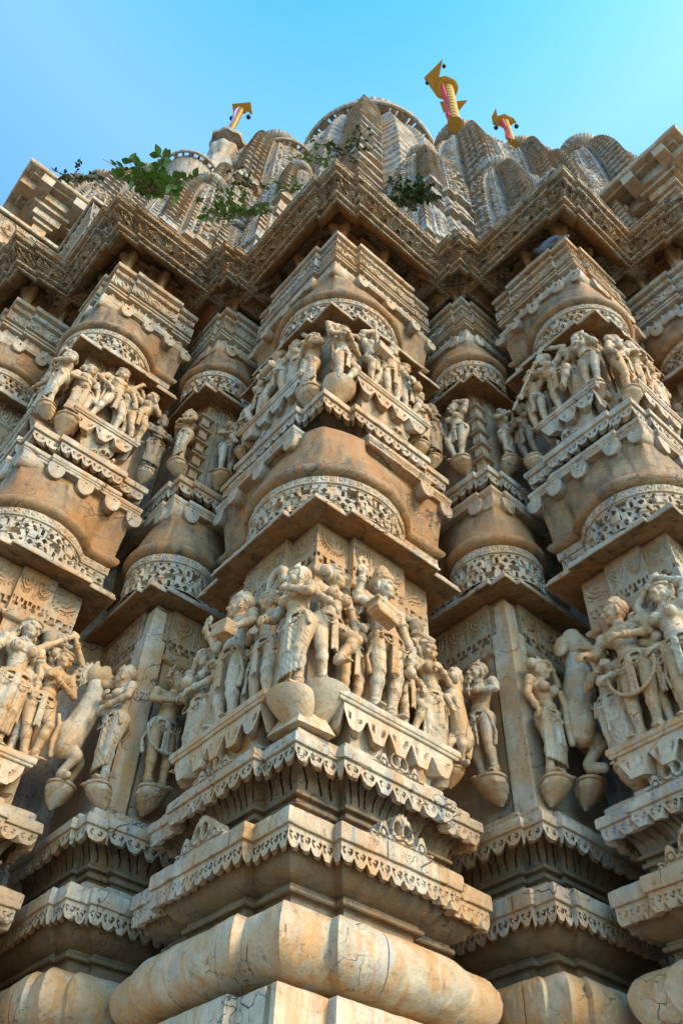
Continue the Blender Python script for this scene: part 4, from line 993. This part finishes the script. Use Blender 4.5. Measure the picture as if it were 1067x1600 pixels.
        B.fuse({'staff': 'carved_staff', 'box': 'carved_box', 'pot': 'water_pot', 'drum': 'hand_drum', 'horn': 'curved_horn', 'flower': 'flower_stalk'}[kind], mat, t, vox, 1, h)
    return t

def beast(side, loc, h, label, elephant=False, flip=1, mat='statue', vox=.008):
    ex, ey = axes(side); t = empty('beast_statue', tuple(loc), label, 'statue', 'rearing carved beasts'); t.rotation_euler = (0, 0, math.atan2(ex[1], ex[0])); B = SB()
    S = lambda x, y, z: (x*flip, -y, z)
    B.ell(S(.07, .02, .34), (.135, .12, .15)); B.cap(S(.05, .02, .38), .125, S(-.02, .04, .60), .115); B.ell(S(-.03, .05, .64), (.12, .11, .12)); B.cap(S(-.03, .05, .66), .095, S(.0, .06, .80), .075)
    B.ell(S(.09, .05, .28), (.10, .11, .13), .4); B.cap(S(.10, .06, .26), .075, S(-.01, .10, .19), .050); B.cap(S(-.01, .10, .19), .046, S(.06, .02, .07), .034); B.cap(S(.06, .03, .05), .036, S(.03, .12, .03), .030)
    B.cap(S(.0, -.02, .30), .07, S(-.10, .0, .19), .045); B.cap(S(-.10, 0, .19), .04, S(-.05, -.02, .05), .032)
    for k, (dx, dz) in enumerate(((0, 0), (-.08, -.06))):
        B.cap(S(-.07+dx*.3, .10, .66+dz), .045, S(-.17+dx, .15, .60+dz), .034); B.cap(S(-.17+dx, .15, .60+dz), .032, S(-.13+dx, .19, .50+dz), .026)
        for q in range(4): B.cap(S(-.13+dx+(q-1.5)*.016, .19, .49+dz), .013, S(-.13+dx+(q-1.5)*.018, .21, .455+dz), .010, 8)
    T = [(.12, -.02, .22), (.19, .02, .16), (.22, .03, .26), (.20, .03, .38), (.23, .03, .46)]
    for a, b in zip(T, T[1:]): B.cap(S(*a), .024, S(*b), .021)
    B.v = [q*np.array([.80, .85, 1.]) for q in B.v]; body = B.fuse('body', mat, t, vox, 2, h); B = SB()
    if elephant:
        B.ell(S(.01, .07, .87), (.085, .10, .10)); B.ell(S(.01, .07, .94), (.06, .07, .05)); K = [(.0, .15, .84, .050), (-.01, .19, .76, .042), (-.02, .20, .66, .036), (-.03, .20, .56, .031), (-.04, .19, .48, .027)]
        for a, b in zip(K, K[1:]): B.cap(S(*a[:3]), a[3], S(*b[:3]), b[3])
        for k in (-1, 1): B.ell(S(.01+k*.085, .03, .85), (.035, .06, .09), k*.3); B.ell(S(.01+k*.052, .135, .88), (.014,)*3); B.cap(S(k*.045, .15, .80), .014, S(k*.055, .21, .75), .007)
        for k in range(5): B.tor(S(-.01-.005*k, .185+.004*k, .80-.05*k), (0, -.3, 1), .044-.003*k, .005)
    else:
        B.ell(S(.02, .05, .87), (.090, .10, .085)); B.ell(S(-.08, .12, .845), (.072, .06, .05), .2); B.cap(S(-.05, .12, .80), .04, S(-.13, .15, .80), .03); B.ell(S(-.135, .16, .86), (.028, .028, .026)); B.tor(S(-.11, .13, .80), (.3, .2, 1), .05, .012)
        B.ell(S(-.03, .135, .895), (.026,)*3); B.tor(S(-.03, .145, .895), (.2, 1, 0), .034, .008); B.tor(S(-.03, .14, .895), (.2, 1, 0), .048, .006)
        for k in (-1, 1): B.ell(S(.06, .05+k*.05, .94), (.022, .02, .04), .5)
        for k in range(9): a = PI*.15+PI*.95*k/8; B.cap(S(.05+.08*math.cos(a-1.4), .04, .86+.085*math.sin(a-1.4)), .022, S(.05+.12*math.cos(a-1.4), .02, .86+.13*math.sin(a-1.4)), .012, 8)
    B.v = [q*np.array([.84, .88, 1.]) for q in B.v]; B.fuse('head', mat, t, vox, 1, h)
    return t

G1 = 'carved figures of the lower wall band'; G2 = 'carved figures of the upper wall band'
def at_face(p, side, a, z, o=.0):
    """a: absolute s (left faces) or t (right faces)"""
    return W(a, p.t0-o, z) if side == 'L' else W(p.s0-o, a, z)
def cup_at(pk, side, a, z, o, r, h):
    p = PIERS[pk]; x = (a-p.s0) if side == 'L' else (a-p.t0); mb = MB(); cup(mb, p, side, x, o-.02, z, r*(.80 if r < .165 else .9), h*(.55 if r < .165 else .8), 1. if r < .165 else .3); part(mb, 'lotus_bracket', 'marble', PO[pk], 40)
chest = ((-.19, .02, .66), (-.05, .12, .70)); chestR = ((.19, .02, .66), (.05, .12, .70))
upR = ((.20, .02, .86), (.12, .04, .99)); upL = ((-.20, .02, .86), (-.12, .04, .99))
ovR = ((.18, .0, .92), (.03, .02, 1.04)); ovL = ((-.18, .0, .92), (-.03, .02, 1.04))
bellyR = ((.185, .04, .64), (.03, .13, .58)); bellyL = ((-.185, .04, .64), (-.03, .13, .58))
outR = ((.20, .03, .66), (.23, .10, .78)); outL = ((-.20, .03, .66), (-.23, .10, .78))
dnR = ((.175, .0, .63), (.17, .06, .48)); dnL = ((-.175, .0, .63), (-.17, .06, .48))
FIG = [
 # pier, side, along, z, o, h, label, kwargs, cup
 ('c', 'L', 1.16, 2.86, .0, 1.00, 'slender woman carrying a small pot at the left end of the lower centre group', dict(armL=upL, armR=bellyR, sway=.02, head='topknot', dress='long', items=[('pot', (.0, .14, .64))]), (.11, .26)),
 ('c', 'L', .76, 2.985, .03, 1.12, 'large man with banded cap holding a box before him, left of the corner pair', dict(fem=False, armL=outL, armR=((.19, .04, .66), (.10, .17, .56)), sway=-.02, lean=-.01, turn=-.7, head='topknot', dress='sash', items=[('box', (.12, .18, .54)), ('flower', (-.24, .10, .86))], vox=.007), None),
 ('c', 'L', .46, 2.99, -.02, .98, 'attendant raising a curved horn right behind the left corner woman', dict(fem=False, armR=upR, armL=bellyL, turn=-.5, head='topknot', dress='short', items=[('horn', (.10, .06, 1.0))], vox=.008), None),
 ('c', 'L', .10, 2.90, .02, 1.03, 'woman in a long pleated skirt on the left pointed bracket of the front corner', dict(armL=((-.19, .04, .65), (-.14, .16, .56)), armR=((.17, .05, .66), (.02, .12, .74)), sway=.035, lean=-.015, turn=-.5, tilt=-.05, head='bun', dress='long', vox=.0066), (.17, .34)),
 ('c', 'R', .20, 2.98, .02, 1.00, 'woman lifting one knee on the right pointed bracket of the front corner', dict(armL=((-.18, .04, .66), (-.10, .14, .55)), armR=((.18, .02, .64), (.15, .08, .48)), sway=-.03, lean=.01, turn=.55, legs='dance', head='bun', dress='short', vox=.0066), (.17, .34)),
 ('c', 'R', .64, 2.985, .03, 1.18, 'tall crowned king with four arms holding a box on the right shelf', dict(fem=False, armL=((-.18, .05, .68), (-.13, .17, .55)), armR=((.18, .01, .64), (.17, .08, .47)), extra=[(-1, ((-.21, .02, .70), (-.22, .08, .84)))], sway=.02, turn=.45, head='crown', dress='sash', items=[('box', (-.15, .18, .52)), ('flower', (-.22, .08, .92))], vox=.007), None),
 ('c', 'R', .90, 2.985, -.02, .80, 'small attendant pouring from a water pot beside the crowned king', dict(armL=((-.16, .05, .66), (-.10, .14, .58)), armR=upR, head='topknot', dress='short', items=[('pot', (-.10, .16, .50))], legs='cross'), None),
 ('c', 'R', 1.09, 2.89, .01, .95, 'woman with one hand flat on her chest near the right end of the centre group', dict(armL=((-.175, .0, .63), (-.15, .08, .50)), armR=((.175, .06, .66), (.02, .12, .70)), sway=.03, tilt=-.1, turn=-.1, head='topknot', dress='long', vox=.007), (.12, .26)),
 ('s', 'L', .0, 2.97, .03, .95, 'jewelled woman with a bead belt left of the plain pilaster on the right narrow pier', dict(armL=dnL, armR=((.19, .05, .65), (.03, .14, .67)), sway=-.03, turn=-.35, head='bun', dress='sash', beads=False, vox=.007, items=[('flower', (.02, .16, .74))]), (.15, .28)),
 ('s', 'R', 1.84, 2.91, .03, .95, 'woman raising an open hand right of the plain pilaster on the right narrow pier', dict(armR=upR, armL=dnL, sway=.03, turn=.5, head='bun', dress='long', vox=.0075), (.14, .28)),
 ('r', 'L', -.82, 2.88, -.01, .95, 'short woman leaning back against the tall man at the right', dict(armL=((-.17, .05, .66), (.03, .15, .70)), armR=((.19, .04, .66), (.06, .15, .60)), sway=-.03, lean=-.01, tilt=-.25, turn=-.3, head='braid', dress='long', vox=.0075), (.14, .3)),
 ('r', 'L', -1.02, 2.96, .02, 1.12, 'tall bare chested man looking left with a bead cord across his skirt', dict(fem=False, armL=((-.19, .05, .64), (-.20, .16, .60)), armR=((.19, .03, .64), (.05, .15, .62)), sway=.03, lean=-.01, turn=-.9, head='topknot', dress='sash', beads=True, vox=.0075), None),
 ('r', 'L', -1.36, 2.96, .02, 1.05, 'woman with both hands above her head at the right edge of the picture', dict(armL=ovL, armR=ovR, sway=.03, tilt=.2, head='bun', dress='sash', vox=.008), None),
 ('z', 'L', 1.72, 2.86, -.02, .96, 'woman in profile leaning on the left side of the left narrow pier', dict(armL=chest, armR=bellyR, sway=.03, turn=-.9, tilt=-.15, head='topknot', dress='long'), (.13, .28)),
 ('z', 'R', .02, 2.92, .03, .96, 'wild haired man with a long bead garland on the left narrow pier', dict(fem=False, armL=((-.19, .05, .66), (.0, .15, .68)), armR=((.19, .03, .66), (.05, .15, .70)), turn=.6, sway=-.03, head='wild', dress='sash', beads=True, vox=.007), (.14, .28)),
 ('q', 'R', -1.05, 2.96, .02, 1.08, 'woman with a long braid standing upright at the left edge of the picture', dict(armL=dnL, armR=dnR, sway=.02, turn=.25, tilt=.08, head='braid', dress='long', vox=.0075), None),
 ('q', 'R', -.76, 2.96, .02, .95, 'dancing woman bending both arms over her head beside the round headed beast', dict(armL=((-.19, .02, .90), (.02, .05, 1.12)), armR=((.19, .02, .92), (.06, .05, 1.10)), extra=[(1, ((.18, .05, .62), (-.02, .13, .66)))], sway=-.04, lean=.02, tilt=.12, turn=.35, legs='cross', head='bun', dress='short', vox=.007), None),
 # upper band, centre pier
 ('c', 'L', 1.30, 6.36, .0, .70, 'smallest figure crouched at the far left of the upper centre group', dict(armL=upL, armR=bellyR, legs='danceL', head='topknot', dress='short', vox=.011), (.09, .2)),
 ('c', 'L', 1.05, 6.47, .02, .90, 'upper centre figure with both arms locked above the head, second from left', dict(armL=ovL, armR=ovR, legs='crossL', head='bun', dress='short', vox=.010), None),
 ('c', 'L', .74, 6.47, .03, 1.00, 'drummer bending forward on the left upper shelf', dict(fem=False, armL=((-.20, .03, .66), (-.16, .14, .56)), armR=ovR, extra=[(-1, upL)], lean=-.04, turn=-.6, legs='stride', head='topknot', dress='sash', items=[('drum', (.0, .16, .50))], vox=.009), None),
 ('c', 'L', .24, 6.18, .02, .93, 'hugging figure with crossed arms left of the upper front corner', dict(armL=((-.17, .04, .66), (.06, .14, .72)), armR=((.18, .04, .66), (.02, .13, .74)), sway=-.03, turn=.4, tilt=.15, head='bun', dress='long', vox=.0085), (.16, .32)),
 ('c', 'R', .16, 6.18, .02, .95, 'figure clasping folded arms at the very corner of the upper band', dict(armL=((-.18, .05, .70), (.04, .14, .76)), armR=((.18, .05, .66), (-.03, .15, .70)), extra=[(-1, ((-.19, .0, .92), (-.02, .0, 1.04)))], sway=.03, turn=.3, head='bun', dress='short', legs='cross', vox=.0085), (.17, .32)),
 ('c', 'R', .52, 6.47, .03, .98, 'figure gripping a tall staff on the right upper shelf', dict(fem=False, armL=((-.16, .05, .80), (-.03, .08, .93)), armR=((.19, .03, .68), (.17, .12, .80)), sway=.02, turn=.3, head='topknot', dress='short', items=[('staff', ((.0, .10, .55), (-.03, .09, 1.08))), ('box', (.02, .16, .50))], legs='crossL', vox=.009), None),
 ('c', 'R', .78, 6.47, .03, 1.00, 'tall capped man in a short pleated skirt on the right upper shelf', dict(fem=False, armL=dnL, armR=((.19, .02, .66), (.20, .10, .54)), sway=-.02, turn=.3, head='crown', dress='sash', vox=.009), None),
 ('c', 'R', .99, 6.47, .0, .92, 'figure holding up a ribbed hand beside the capped man', dict(armL=upL, armR=bellyR, sway=.03, legs='cross', head='bun', dress='short', items=[('pot', (.05, .15, .46))], vox=.0095), None),
 ('c', 'R', 1.18, 6.24, .0, .84, 'short woman with hands at her waist at the right end of the upper group', dict(armL=bellyL, armR=bellyR, sway=.02, head='topknot', dress='long', vox=.0095), (.11, .24)),
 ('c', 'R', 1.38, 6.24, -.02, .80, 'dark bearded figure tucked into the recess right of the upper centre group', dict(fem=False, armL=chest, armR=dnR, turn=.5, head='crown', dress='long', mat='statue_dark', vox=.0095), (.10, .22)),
 ('s', 'L', -.07, 6.28, .03, .90, 'figure with a bent arm raised left of the stacked roof band at right', dict(armR=ovR, armL=dnL, sway=.03, turn=-.3, head='bun', dress='short', legs='crossL', vox=.0095), (.14, .26)),
 ('s', 'R', 2.00, 6.33, .03, .82, 'figure looking up with hands near its chin right of the stacked roof band at right', dict(armL=((-.17, .05, .68), (-.02, .12, .84)), armR=((.17, .03, .66), (.04, .12, .82)), tilt=.3, turn=.5, head='bun', dress='long', vox=.0095), (.14, .26)),
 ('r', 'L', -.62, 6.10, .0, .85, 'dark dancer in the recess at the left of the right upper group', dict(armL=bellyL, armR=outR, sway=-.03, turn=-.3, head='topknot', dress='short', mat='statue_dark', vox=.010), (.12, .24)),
 ('r', 'L', -.80, 6.36, .02, .90, 'figure thrusting a slanting pole downward in the right upper group', dict(fem=False, armL=((-.16, .07, .68), (-.10, .15, .56)), armR=((.18, .03, .76), (.10, .12, .84)), turn=-.5, head='wild', dress='short', items=[('staff', ((-.20, .16, .42), (.16, .12, .95)))], vox=.010), None),
 ('r', 'L', -1.06, 6.39, .03, .98, 'large dancer twisting with elbows high in the right upper group', dict(armL=((-.21, .03, .80), (-.06, .08, .96)), armR=ovR, lean=-.05, sway=.05, tilt=-.2, turn=-.7, legs='dance', head='bun', dress='short', vox=.009), None),
 ('r', 'L', -1.40, 6.39, .03, .88, 'smooth standing woman with a hand under her breast near the right upper corner', dict(armL=((-.19, .04, .66), (-.03, .14, .68)), armR=((.18, .02, .66), (.10, .08, .84)), sway=.05, turn=-.4, head='bun', dress='plain', vox=.009), (.13, .2)),
 ('r', 'R', 2.12, 6.22, .02, .90, 'woman with both arms down just past the right upper corner', dict(armL=dnL, armR=dnR, sway=-.02, turn=.3, head='bun', dress='short', vox=.010), (.13, .24)),
 ('r', 'R', 2.40, 6.39, .03, .92, 'figure with folded arms on the far right upper shelf', dict(armL=chest, armR=chestR, sway=.03, turn=.5, head='topknot', dress='short', vox=.010), None),
 ('r', 'R', 2.66, 6.39, .03, .88, 'last upper figure at the right edge with one raised arm', dict(armL=upL, armR=dnR, sway=.02, head='bun', dress='long', vox=.011), None),
 ('q', 'L', 2.44, 6.39, .03, .90, 'figure with raised elbows at the far left upper edge', dict(armL=upL, armR=bellyR, sway=-.02, turn=-.5, head='topknot', dress='short', vox=.011), None),
 ('q', 'L', 2.06, 6.30, .02, .92, 'woman hugging herself at the corner of the left upper group', dict(armL=chest, armR=chestR, sway=.03, turn=-.5, head='bun', dress='long', vox=.010), (.13, .24)),
 ('q', 'R', -1.42, 6.22, .02, .88, 'woman resting one arm straight down beside a staff, left upper group', dict(armR=dnR, armL=bellyL, sway=.03, turn=.2, head='bun', dress='long', items=[('staff', ((.20, .03, .45), (.23, .03, .98)))], vox=.0095), (.15, .26)),
 ('q', 'R', -1.12, 6.39, .03, .95, 'broad shouldered man with hands on hips, middle of the left upper group', dict(fem=False, armL=((-.22, .02, .66), (-.10, .08, .55)), armR=((.20, .03, .66), (.22, .08, .52)), sway=.03, head='topknot', dress='short', legs='stride', vox=.009), None),
 ('q', 'R', -.80, 6.39, .03, .88, 'figure bending with a hand at its chin, right part of the left upper group', dict(armL=upL, armR=((.18, .05, .66), (.04, .13, .80)), lean=.05, sway=-.04, tilt=.2, turn=.4, legs='cross', head='topknot', dress='short', vox=.0095), None),
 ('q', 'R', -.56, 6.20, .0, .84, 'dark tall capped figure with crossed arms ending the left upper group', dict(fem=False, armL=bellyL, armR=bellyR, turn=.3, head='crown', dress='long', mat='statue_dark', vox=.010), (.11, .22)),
 ('z', 'L', 1.78, 6.26, .03, .86, 'figure with forearms crossed left of the stacked roof band at left', dict(armL=chest, armR=chestR, sway=.02, turn=-.3, head='bun', dress='long', vox=.0095), (.14, .26)),
 ('z', 'R', .05, 6.28, .03, .82, 'figure turning its head right of the stacked roof band at left', dict(armL=chest, armR=((.18, .04, .66), (-.02, .14, .66)), sway=-.02, turn=.8, head='bun', dress='short', legs='stand', vox=.0095), (.14, .26)),
 ('c', 'L', .62, 2.985, -.05, .78, 'small attendant half hidden between the box bearer and the horn blower', dict(armL=upL, armR=dnR, head='bun', dress='short', vox=.010), None),
 ('c', 'L', .98, 2.985, -.02, .86, 'small woman with folded hands just left of the man holding a box', dict(armL=chest, armR=chestR, sway=.02, turn=-.5, head='bun', dress='long', vox=.009), None),
 ('c', 'R', .43, 2.985, -.05, .90, 'slim attendant standing behind the raised knee woman and the king', dict(armL=bellyL, armR=upR, head='topknot', dress='short', vox=.009), None),
 ('r', 'L', -1.20, 2.98, -.04, .92, 'attendant squeezed behind the tall man and the arching woman at the right edge', dict(armL=upL, armR=bellyR, turn=-.4, head='bun', dress='short', vox=.010), None),
 ('q', 'R', -.92, 2.98, -.04, .86, 'small figure between the braided woman and the dancer at the left edge', dict(armL=bellyL, armR=upR, head='topknot', dress='short', vox=.010), None),
 ('c', 'L', .88, 6.47, -.04, .84, 'crouching drummer companion in the second row of the upper left shelf', dict(armL=bellyL, armR=upR, legs='crossL', head='bun', dress='short', vox=.011), None),
 ('c', 'L', .55, 6.47, -.01, .95, 'upper centre woman leaning on the colonnette between drummer and hugging figure', dict(armL=dnL, armR=upR, sway=.03, turn=-.5, head='bun', dress='long', vox=.010), None),
 ('c', 'R', .66, 6.47, -.05, .90, 'figure peering out behind the staff holder on the upper right shelf', dict(armL=upL, armR=upR, head='topknot', dress='short', vox=.011), None),
 ('r', 'L', -1.24, 6.39, -.03, .88, 'figure beside the colonnette behind the large twisting dancer', dict(armL=upL, armR=dnR, head='bun', dress='long', vox=.011), None),
 ('q', 'R', -.96, 6.39, -.03, .86, 'small companion beside the broad shouldered man in the left upper group', dict(armL=dnL, armR=upR, head='bun', dress='short', vox=.011), None),
 ('q', 'L', 2.22, 6.39, .0, .88, 'woman with one raised arm between the far left upper figures', dict(armL=upL, armR=dnR, head='bun', dress='long', vox=.011), None),
]
for (pk, side, a, z, o, h, lab, kw, cp_) in FIG:
    o -= .03; loc = at_face(PIERS[pk], side, a, z, o)
    figure('statue', side, loc, h, lab, group=(G1 if z < 4 else G2), **kw)
    if cp_: cup_at(pk, side, a, z+.002, o+.03, *cp_)
beast('R', at_face(pc, 'R', 1.31, 2.93, -.02), .80, 'rearing beast with coiled tail at the right end of the lower centre group', False, 1)
cup_at('c', 'R', 1.31, 2.94, -.01, .09, .2)
beast('R', at_face(ps, 'R', 2.13, 2.98, .08), 1.25, 'rearing elephant headed beast with hanging trunk beside the right narrow pier', True, -1, vox=.008)
cup_at('s', 'R', 2.13, 2.985, .09, .14, .3)
beast('R', at_face(pq, 'R', -.47, 2.90, .02), 1.0, 'rearing round headed beast with ringed eye above the left lower shelf', False, -1)
cup_at('q', 'R', -.47, 2.91, .03, .13, .26)
mb = MB(); wv = [W(.0, .0, 2.688), W(.26, -.02, 2.688), W(.26, .26, 2.688), W(-.02, .26, 2.688), W(.135, .135, 3.05)]
mb.add(wv, [(0, 3, 2, 1), (0, 1, 4), (1, 2, 4), (2, 3, 4), (3, 0, 4)]); part(mb, 'corner_wedge', 'marble', PO['c'], 32, True)
# shelves of figures beyond the corners, mostly out of the frame
# ------------------------------------------------------------------ plants and the pigeon
shrub((-2.42, 3.93, 9.85+EYE), .60, 22, .125, 'large leafed fig sapling growing above the eave at left', 'leaf', 2, 12)
shrub((-3.70, 4.30, 10.95+EYE), .40, 8, .055, 'small wispy plant beside the left roofed balcony', 'leaf2', 3, 14)
shrub((-1.50, 4.08, 9.50+EYE), .50, 12, .065, 'light green sapling rooted above the left narrow pier', 'leaf', 4, 12)
shrub((-1.50, 4.72, 12.1+EYE), .50, 10, .055, 'thin sapling climbing between the left spires', 'leaf2', 5, 12)
shrub((-.22, 4.68, 13.5+EYE), .65, 13, .06, 'twiggy plant hanging over the foot of the tallest spire', 'leaf2', 6, 13)
shrub((-.62, 4.5, 12.6+EYE), .45, 8, .055, 'low plant just left of the central eave corner', 'leaf', 7, 11)
shrub((.62, 3.98, 9.95+EYE), .46, 26, .065, 'dense dark green bush in the gap right of the central eave', 'leaf2', 8, 20)
shrub((-1.22, 3.95, 9.30+EYE), .33, 12, .06, 'low bright green plant in the angle of the left eave', 'leaf', 9, 10)
shrub((-.82, 4.05, 10.3+EYE), .30, 8, .045, 'small yellow green tuft beside the left spire steps', 'leaf', 10, 9)
def pigeon(loc, yaw):
    t = empty('pigeon', loc, 'grey pigeon perched on top of the right crown block under the eave', 'pigeon'); t.rotation_euler = (0, 0, yaw); B = SB(); S = lambda x, y, z: (x, y, z)
    B.ell((0, 0, .12), (.13, .075, .075), -.25); B.cap((.08, 0, .15), .05, (.125, 0, .215), .034); B.ell((.135, 0, .235), (.036, .032, .034)); B.cap((.16, 0, .232), .012, (.195, 0, .222), .005, 8)
    B.cap((-.10, 0, .11), .045, (-.25, 0, .07), .022); B.ell((-.06, .06, .125), (.12, .022, .05), -.2); B.ell((-.06, -.06, .125), (.12, .022, .05), -.2)
    for k in (-1, 1): B.cap((.02, k*.03, .07), .012, (.03, k*.03, .0), .009); B.cap((.03, k*.03, .006), .009, (.07, k*.03, .004), .007)
    B.fuse('body', 'feather', t, .009, 2, 1.0)
pigeon(tuple(W(-1.40, 1.975, 9.165)), 2.4)
